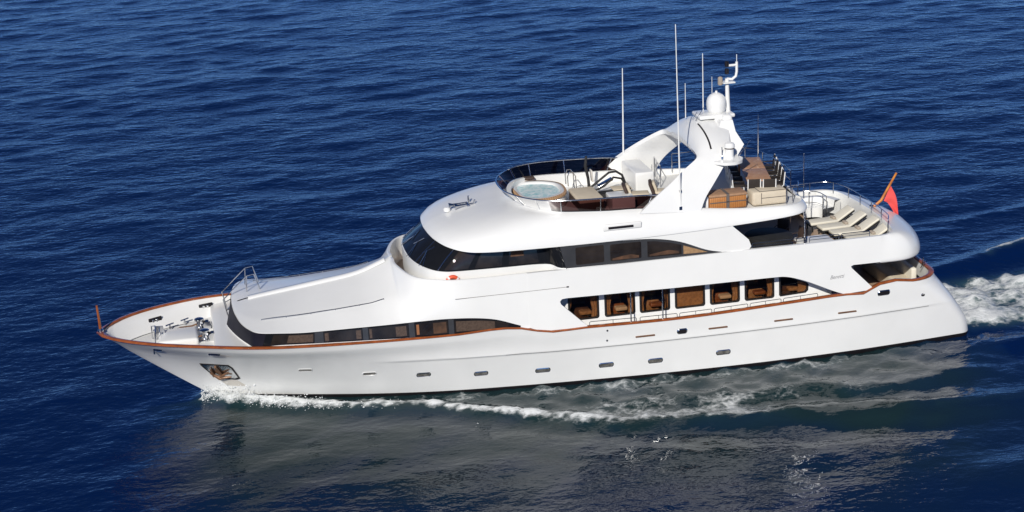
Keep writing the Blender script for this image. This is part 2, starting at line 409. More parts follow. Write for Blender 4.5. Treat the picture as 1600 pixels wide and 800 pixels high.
# centre ridge and low grab rails on the roof
rg = []
for i in range(25):
    x = 5.9+5.5*i/24; z = itp(x, [(p[0], p[2]) for p in Is[:56]])
    rg.append([(x, -.22, z-.03), (x, -.16, z+.05), (x, 0, z+.065), (x, .16, z+.05), (x, .22, z-.03)])
MB().grid(rg).build('roof_ridge', WHITE, yacht, sharp=60)
gr = MB()
def roof_z(x, y):
    best = None
    for r_ in rw:
        for p in r_:
            d = (p[0]-x)**2+(p[1]+abs(y))**2
            if best is None or d < best[0]: best = (d, p[2])
    return best[1]
pts = [(6.25+4.75*k/10, -2.42, roof_z(6.25+4.75*k/10, 2.42)+.05) for k in range(11)]
gr.tube(pts, .016, 6)
for p in pts[::2]: gr.tube([p, (p[0], p[1], p[2]-.07)], .012, 6)
gr.pair('grab_rail', STEEL, yacht)

# forward window band: dark glass wrapped round the coachroof
def band_pt(u, t, out=.018):
    k = u*(len(Es)-1); i = min(int(k), len(Es)-2); f = k-i
    e = Es[i]*(1-f)+Es[i+1]*f; b = Bs_[i]*(1-f)+Bs_[i+1]*f
    p = b+(e-b)*t; tg = (Es[i+1]-Es[i]); n_ = np.array([tg[1], -tg[0], 0]); n_ /= np.linalg.norm(n_)+1e-9
    if n_[0] > 0: n_ = n_*np.array([1, 1, 1])
    n_ = np.array([-abs(n_[0]), -abs(n_[1]), 0]); p = p+n_*out
    return (p[0], min(p[1], 0), p[2])
bd = lambda a, b, n: MB().grid([[band_pt(u, t) for t in (.04, .3, .6, .97)] for u in np.linspace(a, b, n)])
bd(5.35/19, 18.4/19, 70).pair('forward_window_band', GLASSB, yacht)
bd(0, 5.35/19, 28).build('front_windscreen', mat('dark_mesh_screen', (.013, .013, .022), .55, spec=.12, var=.15), yacht, mirror=True)
def u_of_x(x, t=.5):
    us = np.linspace(.3, 1, 400); xs_ = [band_pt(u, t)[0] for u in us]; return float(np.interp(x, xs_, us))
spans = [(6.15, 8.12, [(.50, .98, CURTG)]), (8.5, 9.95, [(.02, .12, CURTG), (.84, .97, CURTG)]), (10.2, 11.72, [(.02, .08, CURTG), (.68, .95, CURTG)]), (11.98, 13.25, [(.04, .12, WALLW), (.55, .95, CURTD)]), (13.5, 15.6, [(.03, .75, CURTG)])]
for x0, x1 in ((8.14, 8.48), (9.97, 10.18), (11.74, 11.96), (13.27, 13.48)):
    for sgn in (-1, 1):
        MB().grid([[(lambda p: (p[0], p[1]*-sgn, p[2]))(band_pt(u_of_x(x0+(x1-x0)*k/3), t, .024)) for t in (.06, .5, .95)] for k in range(4)]).build('window_post', BANDG, yacht)
for x0, x1, cur in spans:
    for sgn in (-1, 1):
        g = MB(); us = [u_of_x(x0+(x1-x0)*k/12) for k in range(13)]
        tt = [.13, .86]
        fn = lambda u, t, o: (lambda p: (p[0], p[1]*-sgn, p[2]))(band_pt(u, t, o))
        g.grid([[fn(u, tt[0], .026), fn(u, .5, .026), fn(u, tt[1], .026)] for u in us])
        win = g.build('forward_window', GLASSP, yacht)
        for a, b, mm in cur:
            c_ = MB(); us2 = [u_of_x(x0+(x1-x0)*(a+(b-a)*k/5)) for k in range(6)]
            c_.grid([[fn(u, .18, .031), fn(u, .5, .031), fn(u, .80, .031)] for u in us2]); c_.build('curtain', mm, win)

# ---------------------------------------------------------------- side panels between cap rail and bridge deck
def arc(pts, sub=5): return [tuple(p) for p in cr(pts, sub)]
outer = [(16.45, 2.80), (16.95, 2.60), (18.66, 2.58)]
outer += [(18.80, 2.56), (17.74, 3.60), (17.70, 3.72), (17.78, 3.81), (17.98, 3.83)]
outer += [(20.2, 3.79), (22.5, 3.75), (25.4, 3.73)]
outer += arc([(26.3, 3.72), (26.98, 3.68), (27.8, 3.41), (28.88, 2.90), (29.42, 2.68)], 5)
outer += [(30.52, 2.72), (30.64, 2.82), (29.76, 3.72), (29.72, 3.80), (29.82, 3.85)]
outer += [(31.0, 3.84), (31.0, 4.93), (30.0, 4.93), (27.7, 4.94), (25.5, 4.97), (24.4, 4.97), (20.5, 4.97), (18.0, 4.975), (17.2, 4.995), (16.45, 4.995)]
v, f = sheet(outer, [], lambda x, z, d: (x, -(YS(x, z)-d), z), .14)
MB().add(v, f).pair('side_panel', WHITE, yacht, sharp=40, merge=0)
# rounded stern of the bridge deck
top = cr([(31.0, -(YS(31, 4.93)), 4.93), (31.45, -3.46, 4.93), (31.78, -3.05, 4.93), (31.95, -2.4, 4.92), (32.05, -1.3, 4.92), (32.1, 0, 4.92)], 6)
bot = cr([(31.0, -(YS(31, 3.86)), 3.86), (32.0, -3.62, 3.87), (32.62, -3.36, 3.88), (33.1, -2.75, 3.9), (33.5, -1.55, 3.92), (33.72, 0, 3.93)], 6)
m = MB(); rw2 = []
for ii, (a, b) in enumerate(zip(top, bot)):
    r_ = [(a[0]*.97+.03*30.5, a[1]*.95, 4.10), (a[0]*.97+.03*30.5, a[1]*.95, a[2]-.02), (a[0]*.98+.02*30.5, a[1]*.97, a[2]+.015)]
    for k in range(13):
        t = k/12*math.pi/2; w_ = min(1, ii/9); hh = w_*math.sin(t)**1.05+(1-w_)*k/12; zz = w_*(1-math.cos(t))+(1-w_)*k/12
        r_.append((a[0]+(b[0]-a[0])*hh, a[1]+(b[1]-a[1])*hh, a[2]+(b[2]-a[2])*zz))
    r_ += [(b[0]-.02, b[1]*.992, b[2]-.07), (b[0]-.10, b[1]*.965, b[2]-.11), (b[0]-.6, b[1]*.85, b[2]-.09)]
    rw2.append(r_)
m.grid(rw2); m.build('rounded_stern_fairing', WHITE, yacht, mirror=True, sharp=50)
# decks above: bridge deck slab
sl_ = [[(x, -(YS(x, 4)-.1), 4.06), (x, 0, 4.06)] for x in np.linspace(16.4, 31, 20)]+[[(b[0]*.97, b[1]*.9, 4.06), (b[0]*.97, 0, 4.06)] for b in top[1:]]
MB().grid(sl_).build('bridge_deck', TEAKD, yacht, mirror=True)
so_ = [[(x, -(YS(x, 3.8)-.12), 3.80), (x, 0, 3.80)] for x in np.linspace(16.4, 31, 12)]+[[(b[0]-.55, b[1]*.86, 3.80), (b[0]-.55, 0, 3.80)] for b in bot[1:]]
MB().grid(so_).build('main_deck_soffit', CEIL, yacht, mirror=True)

# ---------------------------------------------------------------- saloon on the main deck, with seven windows a side
WX = [(18.22, 19.42), (19.70, 20.90), (21.14, 22.34), (22.60, 23.80), (24.06, 25.26), (25.52, 26.72), (26.98, 28.18)]
holes = []
for i, (a, b) in enumerate(WX):
    if i < 6: holes.append(rrect(a, 2.60, b, 3.56, .10))
    else: holes.append([(a+.05, 2.62), (b-.12, 2.66), (b-.02, 2.75), (b+.0, 2.98), (b-.06, 3.06), (27.7, 3.24), (27.4, 3.40), (a+.1, 3.54), (a, 3.47), (a, 2.68)])
v, f = sheet([(17.6, 1.75), (29.2, 1.75), (29.2, 3.79), (17.6, 3.79)], holes, lambda x, z, d: (x, -(2.92-.03*(z-2.5)-d), z), .12, .8)
MB().add(v, f).pair('saloon_wall', WHITE, yacht, sharp=40, merge=0)
sal_int = MB(); sal_int.box((23.4, 0, 1.82), (11.4, 5.5, .05)); sal_int.box((23.4, .0, 3.72), (11.4, 5.5, .05)); sal_int.box((23.4, .25, 2.75), (11.4, .08, 1.9))
sal_int.box((17.75, 0, 2.75), (.1, 5.4, 1.9)); sal_int.box((29.1, 0, 2.75), (.1, 5.4, 1.9))
for x in (21.0, 24.0, 27): sal_int.box((x, -1.3, 2.7), (.08, 2.9, 1.8))
sal_int.build('saloon_interior', WALLW, yacht)
for i, (hl, (a, b)) in enumerate(zip(holes, WX)):
    for sg in (-1, 1):
        yy = lambda z, d: sg*(2.92-.03*(z-2.5)-d)
        cx = sum(p[0] for p in hl)/len(hl); cz = sum(p[1] for p in hl)/len(hl)
        big = [(cx+(p[0]-cx)*1.05, cz+(p[1]-cz)*1.05) for p in hl]; sm = [(cx+(p[0]-cx)*.93, cz+(p[1]-cz)*.92) for p in hl]
        fr = MB(); n = len(hl)
        fr.add([(p[0], yy(p[1], -.02), p[1]) for p in big]+[(p[0], yy(p[1], -.025), p[1]) for p in sm]+[(p[0], yy(p[1], .06), p[1]) for p in sm]+[(p[0], yy(p[1], .0), p[1]) for p in big],
               [(j, (j+1) % n, n+(j+1) % n, n+j) for j in range(n)]+[(n+j, n+(j+1) % n, 2*n+(j+1) % n, 2*n+j) for j in range(n)]+[(j, (j+1) % n, 3*n+(j+1) % n, 3*n+j) for j in range(n)])
        win = fr.build('saloon_window', FRAME, yacht, sharp=20)
        MB().add([(p[0], yy(p[1], .03), p[1]) for p in sm], [tuple(range(n))]).build('window_glass', SALON, win)
        cu = MB()
        if i == 3: cu.grid([[(a+(b-a)*k/14, yy(2.5, .10+.012*(k % 2)), 2.55), (a+(b-a)*k/14, yy(3.6, .10+.012*(k % 2)), 3.62)] for k in range(15)])
        else:
            wl, wr = [(.10, .24), (.22, .22), (.16, .16), (0, 0), (.14, .24), (.10, .22), (.05, .36)][i]
            for s0, s1 in ((a, a+wl*(b-a)), (b-wr*(b-a), b)):
                if s0 != a: cu.build('curtain', CURT, win); cu = MB()
                if s1-s0 > .02: cu.grid([[(s0+(s1-s0)*k/6+.03*(1 if s0 == a else -1)*(t), yy(2.6, .10+.02*(k % 2)), z) for z, t in ((2.5, 0), (2.95, -1.5), (3.6, 2))] for k in range(7)])
        cu.build('curtain', CURT, win)
        if i != 3:
            fu = MB(); fu.rbox((a+.62, sg*1.9, 2.55), (.8, .6, .5), .1); fu.rbox((a+.62, sg*1.55, 2.8), (.8, .2, .5), .08)
            fu.build('armchair', [CURTD, WALLW, CURT][i % 3], win)
            MB().rbox((a+.8, sg*2.3, 2.66), (.5, .35, .16), .06).build('cushion', [CURT, CREAM, WALLW][i % 3], win)

# posts and low rails over the cap rail at the side deck
for sg in (-1, 1):
    for x in (20.54, 21.84):
        MB().tube([(x, sg*3.68, 2.5), (x, sg*3.66, 3.80)], .028, 8).build('side_deck_post', STEEL, yacht)
    xr = [(18.85, 20.75), (20.9, 22.42), (22.52, 23.85), (23.95, 25.35), (25.45, 26.75), (26.85, 28.3)]
    for a, b in xr:
        m = MB(); z0, z1 = zs(a)+.05, zs(b)+.05; y = sg*(bs(a)-.06); hh = .17
        m.tube([(a, y, z0), (a, y, z0+hh-.03), (a+.04, y, z0+hh), (b-.04, y, z1+hh), (b, y, z1+hh-.03), (b, y, z1)], .014, 6)
        m.tube([((a+b)/2, y, (z0+z1)/2), ((a+b)/2, y, (z0+z1)/2+hh)], .011, 6)
        m.build('side_deck_rail', STEEL, yacht)

# ---------------------------------------------------------------- wheelhouse on the bridge deck
SILL = cr([(12.24, 0, 5.30), (12.28, -.9, 5.29), (12.45, -1.75, 5.27), (12.80, -2.5, 5.24), (13.25, -2.9, 5.20), (13.9, -3.0, 5.17), (15.5, -3.02, 5.14), (17.35, -3.05, 5.10), (18.05, -3.54, 5.00), (20.5, -3.53, 4.97), (24.5, -3.5, 4.96)], 6)
TOPW = cr([(13.35, 0, 6.14), (13.38, -.85, 6.14), (13.52, -1.6, 6.12), (13.80, -2.3, 6.09), (14.15, -2.72, 6.07), (14.6, -2.86, 6.05), (15.7, -2.88, 6.02), (17.2, -2.92, 6.0), (17.75, -3.48, 5.99), (20.5, -3.44, 5.98), (24.5, -3.42, 6.0)], 6)
base = [(p[0], p[1], 4.0) for p in SILL]
MB().grid([base, [(p[0]-.03 if abs(p[1]) < 2.6 else p[0], p[1]-.02 if p[1] < 0 else 0, p[2]) for p in SILL], [(p[0]+.06*(abs(p[1]) < 2.9), min(0, p[1]+.06), p[2]+.02) for p in SILL]]).build('wheelhouse_base', WHITE, yacht, mirror=True, sharp=50)
wb = MB(); wb.grid([SILL[:49], [a*.5+b*.5+np.array([-.03, -.03 if a[1] < -.2 else 0, 0]) for a, b in zip(SILL[:49], TOPW[:49])], TOPW[:49]])
wb.build('wheelhouse_glass', GLASSB, yacht, mirror=True, sharp=50)
def wh(i, t, o=.012):
    k = min(i, len(SILL)-1.001); j = int(k); f = k-j
    a = SILL[j]*(1-f)+SILL[j+1]*f; b = TOPW[j]*(1-f)+TOPW[j+1]*f; p = a+(b-a)*t+np.array([-.03, -.03 if a[1] < -.2 else 0, 0])*(1-abs(2*t-1))
    tg = SILL[j+1]-SILL[j]; n_ = np.array([-abs(tg[1]), -abs(tg[0]), 0]); n_ /= np.linalg.norm(n_)
    return p+n_*o
FL = lambda p, s: (p[0], p[1]*-s, p[2])
for sg in (-1, 1):
    for i0 in (11.2, 22.2) if True else ():
        MB().tube([FL(wh(i0, .02, .02), sg), FL(wh(i0-.6, .5, .02), sg), FL(wh(i0-1.0, .98, .02), sg)], .022, 6).build('windscreen_mullion', STEEL, yacht)
    for i0 in (5.0, 14.0):
        w_ = MB(); p0 = FL(wh(i0, -.02, .03), sg); p1 = FL(wh(i0-2.2, .52, .06), sg); w_.tube([p0, p1], .016, 6); w_.tube([FL(wh(i0+1.6, .0, .03), sg), FL(wh(i0-2.2, .50, .06), sg)], .012, 6)
        q0 = FL(wh(i0-3.4, .38, .045), sg); q1 = FL(wh(i0-1.0, .72, .045), sg); w_.tube([q0, q1], .014, 6); w_.build('windscreen_wiper', STEEL, yacht)
    for a, b in ((24.5, 31.5), (32.5, 36.3), (37.2, 41.0)):
        g = MB().grid([[FL(wh(a+(b-a)*k/8, t, .014), sg) for t in (.08, .5, .93)] for k in range(9)]).build('wheelhouse_window', GLASSP, yacht)
        if a > 37: MB().grid([[FL(wh(a+.2+1.7*k/4, t, .02), sg) for t in (.45, .9)] for k in range(5)]).build('curtain', CURTD, g)
    MB().grid([[FL(wh(42+k*.5, t, .016), sg) for t in (.05, .95)] for k in range(13)]).build('wing_door_glass', GLASSB, yacht)
    MB().add([FL(wh(43.2, .12, .022), sg), FL(wh(46.6, .12, .022), sg), FL(wh(46.2, .8, .022), sg)], [(0, 1, 2)]).build('wing_door_reflector', FRAME, yacht)

# skylounge side: white panel with an arched dark window band
YU = lambda z: 3.565-.02*(z-5.0)
arcw = arc([(17.78, 5.93), (19.2, 5.92), (20.5, 5.89), (21.6, 5.82), (22.61, 5.60), (23.65, 5.17), (24.35, 4.99)], 5)
pan = [(17.78, 5.965)]+[p for p in arcw]+[(24.9, 4.96), (25.46, 4.985), (25.54, 5.10), (25.44, 5.38), (24.80, 5.98), (24.77, 6.07), (23.2, 6.01), (21.5, 5.98), (19.5, 5.97)]
v, f = sheet(pan, [], lambda x, z, d: (x, -(YU(z)+.03-d), z), .12)
MB().add(v, f).pair('lounge_side_panel', WHITE, yacht, sharp=40, merge=0)
glw = [(18.03, 4.98), (24.35, 4.95)]+[(x, z+.05) for x, z in arcw[::-1]][1:]
v, f = sheet(glw, [], lambda x, z, d: (x, -(YU(z)-.005-d), z), .04)
MB().add(v, f).pair('lounge_window_band', BANDG, yacht, sharp=40, merge=0)
LW = [rrect(18.42, 5.10, 19.55, 5.80, .06), rrect(19.80, 5.10, 21.05, 5.77, .06), [(21.3, 5.10), (22.68, 5.07), (22.68, 5.46), (22.2, 5.60), (21.6, 5.72), (21.3, 5.74)], [(22.76, 5.07), (23.75, 5.05), (23.3, 5.22), (22.76, 5.42)]]
for sg in (-1, 1):
    for i, p in enumerate(LW):
        cx = sum(q[0] for q in p)/len(p); cz = sum(q[1] for q in p)/len(p)
        m = MB().add([(q[0], sg*(YU(q[1])+.004), q[1]) for q in p], [tuple(range(len(p)))]).build('lounge_window', GLASSP if i < 3 else CURT, yacht)
        if i in (1, 2):
            a = min(q[0] for q in p)+.08; b = max(q[0] for q in p)-.1
            c_ = MB(); pr2 = [(a, 5.13), (b, 5.13), (b, 5.22), ((a+b)/2+.2, 5.30), ((a+b)/2-.1, 5.27), (a, 5.2)]
            c_.add([(q[0], sg*(YU(q[1])+.007), q[1]) for q in pr2], [tuple(range(len(pr2)))]).build('sofa_back', CURTD, m)
# aft bulkhead of the lounge, with dark doors, and the house core
MB().box((24.9, 0, 5.15), (.1, 6.6, 2.2)).build('lounge_bulkhead', WHITE, yacht)
MB().box((24.96, 0, 5.05), (.04, 5.6, 1.9)).build('lounge_glass_doors', GLASSB, yacht)
MB().box((29.22, 0, 2.75), (.05, 5.0, 1.95)).build('saloon_glass_doors', GLASSB, yacht)

# ---------------------------------------------------------------- flybridge roof and sun deck
BR = cr([(13.05, 0, 6.20), (13.10, -.9, 6.19), (13.24, -1.75, 6.16), (13.58, -2.62, 6.10), (14.15, -3.25, 6.04), (14.9, -3.48, 6.0), (16.2, -3.56, 5.97), (18.5, -3.60, 5.95), (21, -3.62, 5.96), (23.2, -3.62, 6.0), (25, -3.60, 6.06), (26.6, -3.56, 6.13), (27.55, -3.46, 6.2), (28.05, -3.05, 6.24), (28.25, -2.3, 6.25), (28.38, -1, 6.25), (28.4, 0, 6.25)], 6)
GB = cr([(16.62, 0, 7.10), (16.66, -.65, 7.10), (16.80, -1.35, 7.11), (17.08, -1.98, 7.12), (17.5, -2.45, 7.10), (18.1, -2.76, 7.05), (18.9, -2.9, 7.01), (20, -2.98, 6.95), (21.2, -3.02, 6.90), (23.0, -3.14, 6.76), (25, -3.30, 6.58), (26.5, -3.36, 6.52), (27.35, -3.30, 6.49), (27.85, -2.98, 6.47), (28.12, -2.3, 6.46), (28.24, -1, 6.46), (28.26, 0, 6.46)], 6)
m = MB(); rw3 = []
for i, (a, b) in enumerate(zip(BR, GB)):
    cx = .25 if True else 0
    ia = np.array([a[0]+(.35 if i < 24 else 0), a[1]*.9, a[2]-.015]); r_ = [ia]
    L_ = np.linalg.norm((b-a)[:2]); k0 = min(.10/L_, .2)
    r_ += [a+(b-a)*np.array([.0, .0, 0])+np.array([0, 0, -.03])]
    for k in range(11):
        t = k/10; ht = t**1.25
        fr = min(1, max(0, (a[0]-20.5)/4)); pw = 1.9
        zz = 1-(1-t)**(1.55-.35*fr)
        lip = .10-.06*fr
        z = a[2]+lip*(1-(1-min(1, t*4))**2)+(b[2]-a[2]-lip)*zz
        r_.append(np.array([a[0]+(b[0]-a[0])*ht, a[1]+(b[1]-a[1])*ht, z]))
    inn = np.array([b[0]+(.16 if i < 42 else (-.14 if i > 84 else 0)) if abs(b[1]) < 2.75 else b[0], min(0, b[1]+.15) if abs(b[1]) > 1 else b[1]*.94, b[2]+.02])
    r_ += [(inn[0]*.4+b[0]*.6, inn[1]*.4+b[1]*.6, b[2]+.035), tuple(inn), (inn[0], inn[1], 6.38)]
    rw3.append([tuple(p) for p in r_])
m.grid(rw3); m.build('flybridge_coaming', WHITE, yacht, mirror=True, sharp=45)
MB().grid([[(p[-1][0], p[-1][1], 6.42), (p[-1][0], 0, 6.42)] for p in rw3]).build('sun_deck', DECKW, yacht, mirror=True)
MB().grid([[(p[0][0], p[0][1], p[0][2]), (p[0][0], 0, p[0][2])] for p in rw3]).build('bridge_deck_soffit', CEIL, yacht, mirror=True)
for nm_, pts_ in (('drain_groove', [(11.9, 4.28), (18.0, 4.29)]), ('roof_gutter', [(17.5, 6.26), (21.0, 6.22), (23.9, 6.25)])):
    for sg in (-1, 1):
        yy_ = (lambda x, z: YS(x, z)+.004) if nm_ == 'drain_groove' else (lambda x, z: 3.60)
        if nm_ == 'drain_groove':
            g_ = MB().grid([[(x, sg*(yy_(x, 4.28)-.0), 4.272), (x, sg*(yy_(x, 4.28)+.004), 4.28), (x, sg*yy_(x, 4.28), 4.288)] for x in np.linspace(13.6, 18.0, 12)]).build('drain_groove', STRAP, yacht)
            MB().rbox((18.03, sg*(yy_(18, 4.28)+.005), 4.285), (.10, .03, .05), .012).build('drain_end', BLACK, g_)
# gutter line, air intake and horns on the roof
for sg in (-1, 1):
    m = MB(); m.rbox((20.32, sg*3.52, 6.46), (1.55, .10, .26), .05); vt = m.build('air_intake', WHITE, yacht)
    MB().box((20.25, sg*3.585, 6.45), (1.0, .02, .09)).build('intake_slot', BLACK, vt)
hn = MB()
for yy, xx, ln in ((.12, 14.55, .75), (-.12, 14.75, .55)):
    hn.tube([(xx+.35, yy, 6.98), (xx, yy, 6.95), (xx-.25, yy, 6.93), (xx-.4, yy, 6.92)], .05, 10, rad=[.035, .04, .06, .12])
hn.box((14.9, 0, 6.88), (.12, .5, .14)); hn.tube([(15.0, .28, 6.8), (15.0, .28, 7.2)], .04, 8); hn.tube([(15.12, -.05, 6.8), (15.18, -.1, 7.12)], .035, 8); hn.build('horn', STEEL, yacht)
sp = MB(); sp.lathe((14.05, 0, 6.62), [(.03, 0), (.05, .1), (.14, .12), (.15, .22), (.08, .28)], 14); sp.build('searchlight', WHITE, yacht)

# flybridge windscreen: tinted panes, top rail, stanchions
RL = cr([(16.18, 0, 7.56), (16.22, -.65, 7.56), (16.42, -1.35, 7.56), (16.80, -2.05, 7.56), (17.35, -2.62, 7.56), (18.05, -2.95, 7.56), (18.9, -3.08, 7.55), (20, -3.10, 7.52), (21.3, -3.06, 7.47), (22.4, -2.98, 7.36)], 6)
n_ = len(RL)
GL = [np.array(p) for p in GB[:n_]]
for i in range(40, n_): GL[i] = GL[i]+np.array([-.5*(i-40)/(n_-40), .09*(i-40)/(n_-40), 0])
for sg in (-1, 1):
    cuts = [0, 7, 14, 22, 30, 40, 50, n_-1]
    for a, b in zip(cuts[:-1], cuts[1:]):
        g = MB(); q = [[FL((lambda P: P)(GL[i]*(1-t)+RL[i]*t), sg) for t in (.03, .5, .98)] for i in range(a, b+1)]
        g.grid(q); g.build('windscreen_pane', PLUM, yacht)
    m = MB()
    for c_ in cuts[1:]:
        if c_ >= n_-1: continue
        st = MB().tube([FL(GL[c_]*1.0+np.array([0, 0, -.03]), sg), FL(RL[c_], sg)], .020, 6); st.build('windscreen_stanchion', STEEL, yacht)
MB().tube([FL(p, -1) for p in RL[::-1]]+[FL(p, 1) for p in RL[1:]], .03, 8).build('windscreen_top_rail', STEEL, yacht)

# hot tub built into the forward end of the sun deck
tubo = cr([(17.02, 1.2, 0), (17.10, 2.05, 0), (17.55, 2.42, 0), (18.4, 2.30, 0), (19.02, 1.75, 0), (19.10, .9, 0), (18.90, .1, 0), (18.25, -.42, 0), (17.55, -.42, 0), (17.12, .1, 0), (17.02, 1.2, 0)], 5)[:-1]
tc_ = np.mean(tubo, axis=0)
def ring(s, z): return [tuple(tc_[:2]+(p[:2]-tc_[:2])*s)+(z,) for p in tubo]
MB().grid([ring(1, 6.45), ring(1, 6.93), ring(.97, 6.97), ring(.84, 6.975), ring(.78, 6.92), ring(.7, 6.5)], True).build('hot_tub', WHITE, yacht, sharp=50)
tubp = bpy.data.objects['hot_tub']
MB().grid([ring(1.04, 6.88), ring(1.04, 6.955), ring(.97, 6.985), ring(.95, 6.985)], True).build('tub_trim', wood('tan_trim', (.42, .24, .12), (.56, .36, .2), 'X', 20), tubp)
wm = bpy.data.materials.new('tub_water'); wm.use_nodes = True
nn = wm.node_tree.nodes; ll = wm.node_tree.links; b = nn['Principled BSDF']
tcn = nn.new('ShaderNodeTexCoord'); nz = nn.new('ShaderNodeTexNoise'); nz.inputs['Scale'].default_value = 4.5; nz.inputs['Detail'].default_value = 8; nz.inputs['Roughness'].default_value = .7
ll.new(tcn.outputs['Object'], nz.inputs[0]); rp = nn.new('ShaderNodeValToRGB'); ll.new(nz.outputs[0], rp.inputs[0])
rp.color_ramp.elements[0].color = (.28, .58, .60, 1); rp.color_ramp.elements[0].position = .36; rp.color_ramp.elements[1].color = (.80, .87, .87, 1); rp.color_ramp.elements[1].position = .58
ll.new(rp.outputs[0], b.inputs['Base Color']); b.inputs['Roughness'].default_value = .3
bp = nn.new('ShaderNodeBump'); bp.inputs['Strength'].default_value = .6; ll.new(nz.outputs[0], bp.inputs['Height']); ll.new(bp.outputs[0], b.inputs['Normal'])
MB().add(ring(.79, 6.90), [tuple(range(len(tubo)))]).build('tub_water', wm, tubp)
for yy in (1.05, 1.45):
    m = MB(); m.tube([(19.30, yy, 6.95), (19.28, yy, 7.35), (19.36, yy, 7.55), (19.5, yy, 7.55), (19.62, yy, 7.35), (19.66, yy, 6.46)], .022, 6); m.build('tub_handrail', STEEL, yacht)

MB().rbox((17.95, 2.52, 7.06), (.5, .3, .12), .05).build('tub_headrest', BROWN, yacht)

# built-in sun deck furniture
m = MB(); m.rbox((19.75, -.15, 6.62), (1.0, 1.9, .34), .04); bn = m.build('deck_bench', BROWN, yacht)
MB().rbox((19.75, -.15, 6.86), (1.05, 1.95, .15), .06).build('bench_cushion', CREAM, bn)
MB().rbox((20.95, -1.0, 6.72), (.95, 1.1, .55), .05).build('white_cabinet', WHITE, yacht)
m = MB(); m.rbox((22.42, 1.65, 6.90), (.80, 2.2, .92), .06); lk = m.build('companionway_locker', WHITE, yacht)
MB().rbox((22.40, .535, 6.90), (.62, .03, .76), .012).build('locker_door', WHITE, lk)
MB().lathe((22.62, .50, 6.98), [(.0, -.01), (.03, -.01), (.03, .02), (0, .02)], 8, 'Y').build('door_latch', STEEL, lk)

# ---------------------------------------------------------------- radar arch
# stations from the port foot to the centre line: y, front edge, mid chord, aft edge, thickness
ST = [(-3.26, (21.10, 6.80), (22.35, 6.72), (23.58, 6.64), .22), (-3.16, (21.75, 7.34), (22.75, 7.26), (23.82, 7.15), .22), (-3.0, (22.45, 7.82), (23.3, 7.72), (24.2, 7.62), .22), (-2.72, (23.1, 8.25), (23.85, 8.16), (24.62, 8.06), .22), (-2.45, (23.68, 8.58), (24.3, 8.56), (24.95, 8.42), .22),
      (-2.0, (23.78, 8.68), (24.38, 8.98), (25.2, 8.80), .24), (-1.4, (23.80, 8.72), (24.38, 9.28), (25.4, 9.15), .26), (-.7, (23.80, 8.76), (24.36, 9.46), (25.5, 9.4), .26), (0, (23.80, 8.78), (24.35, 9.52), (25.5, 9.46), .26)]
sf = cr([(p[0], *p[1], *p[2], *p[3], p[4]) for p in ST], 5)
rows4 = []
for i, s in enumerate(sf):
    y = s[0]; F = Vector((s[1], y, s[2])); Mv = Vector((s[3], y, s[4])); A = Vector((s[5], y, s[6])); th = s[7]
    nxt = sf[min(i+1, len(sf)-1)]; prv = sf[max(i-1, 0)]
    ty = nxt[0]-prv[0]; tz = nxt[4]-prv[4]; ln = math.hypot(ty, tz); N = Vector((0, -tz/ln, ty/ln))
    if i == len(sf)-1: N = Vector((0, 0, 1))
    crown = min(1, max(0, (y+2.5)/.8)); N2 = (N*(1-crown)+Vector((-.45, 0, .85))*crown).normalized()
    def Q(t): return F*(1-t)*(1-2*t)+Mv*4*t*(1-t)+A*t*(2*t-1)
    D_ = (A-F).normalized()
    up = [Q(t) for t in (.04, .12, .25, .4, .55, .7, .85, .96)]
    r_ = [F-N2*th*.9, F+D_*.0]+up+[A, A-N*th*.9]+[Q(t)-N2*th for t in (.9, .7, .5, .3, .12)]
    rows4.append([(p.x, min(p.y, 0), p.z) for p in r_])
MB().grid(rows4, True).build('radar_arch', WHITE, yacht, mirror=True, sharp=50)
arch = bpy.data.objects['radar_arch']
# dark air slit following the crown
m = MB(); sl2 = []
for s in sf[23:37]:
    F = Vector((s[1], s[0], s[2])); Mv = Vector((s[3], s[0], s[4])); A = Vector((s[5], s[0], s[6])); t = .50
    sl2.append(F*(1-t)*(1-2*t)+Mv*4*t*(1-t)+A*t*(2*t-1))
rws = []
for i, P in enumerate(sl2):
    t = (sl2[min(i+1, len(sl2)-1)]-sl2[max(i-1, 0)]).normalized(); N = Vector((0, -t.z, t.y))
    N = N if N.z > 0 else -N
    rws.append([P+N*.012+Vector((-.035, 0, -.005)), P+N*.02, P+N*.012+Vector((.035, 0, .003))])
m.grid(rws); m.build('air_slit', BLACK, arch)
# mast body: column aft of the crown, shelf, dome, pole
m = MB()
m.rbox((25.45, 0, 9.0), (.7, 1.1, 1.4), .1); m.rbox((25.2, 0, 9.68), (1.5, 1.1, .16), .06); m.rbox((25.55, -.55, 9.3), (.42, .5, .95), .12)
m.build('mast_body', WHITE, arch, sharp=45)
m = MB(); pf = [(24.3, 8.42), (24.55, 8.24), (25.5, 8.22), (25.72, 8.34), (25.4, 8.42)]
m.prism([(24.25, -2.1), (24.35, -2.6), (24.7, -2.95), (25.1, -3.0), (25.45, -2.8), (25.62, -2.4), (25.5, -1.9), (25.0, -1.7)], lambda x, y, s: (x, y, 8.42 if s else 8.30)); m.build('spreader_platform', WHITE, arch, sharp=45)
m = MB(); m.prism([(24.25, 2.1), (24.35, 2.6), (24.7, 2.95), (25.1, 3.0), (25.45, 2.8), (25.62, 2.4), (25.5, 1.9), (25.0, 1.7)], lambda x, y, s: (x, y, 8.42 if s else 8.30)); m.build('spreader_platform', WHITE, arch, sharp=45)
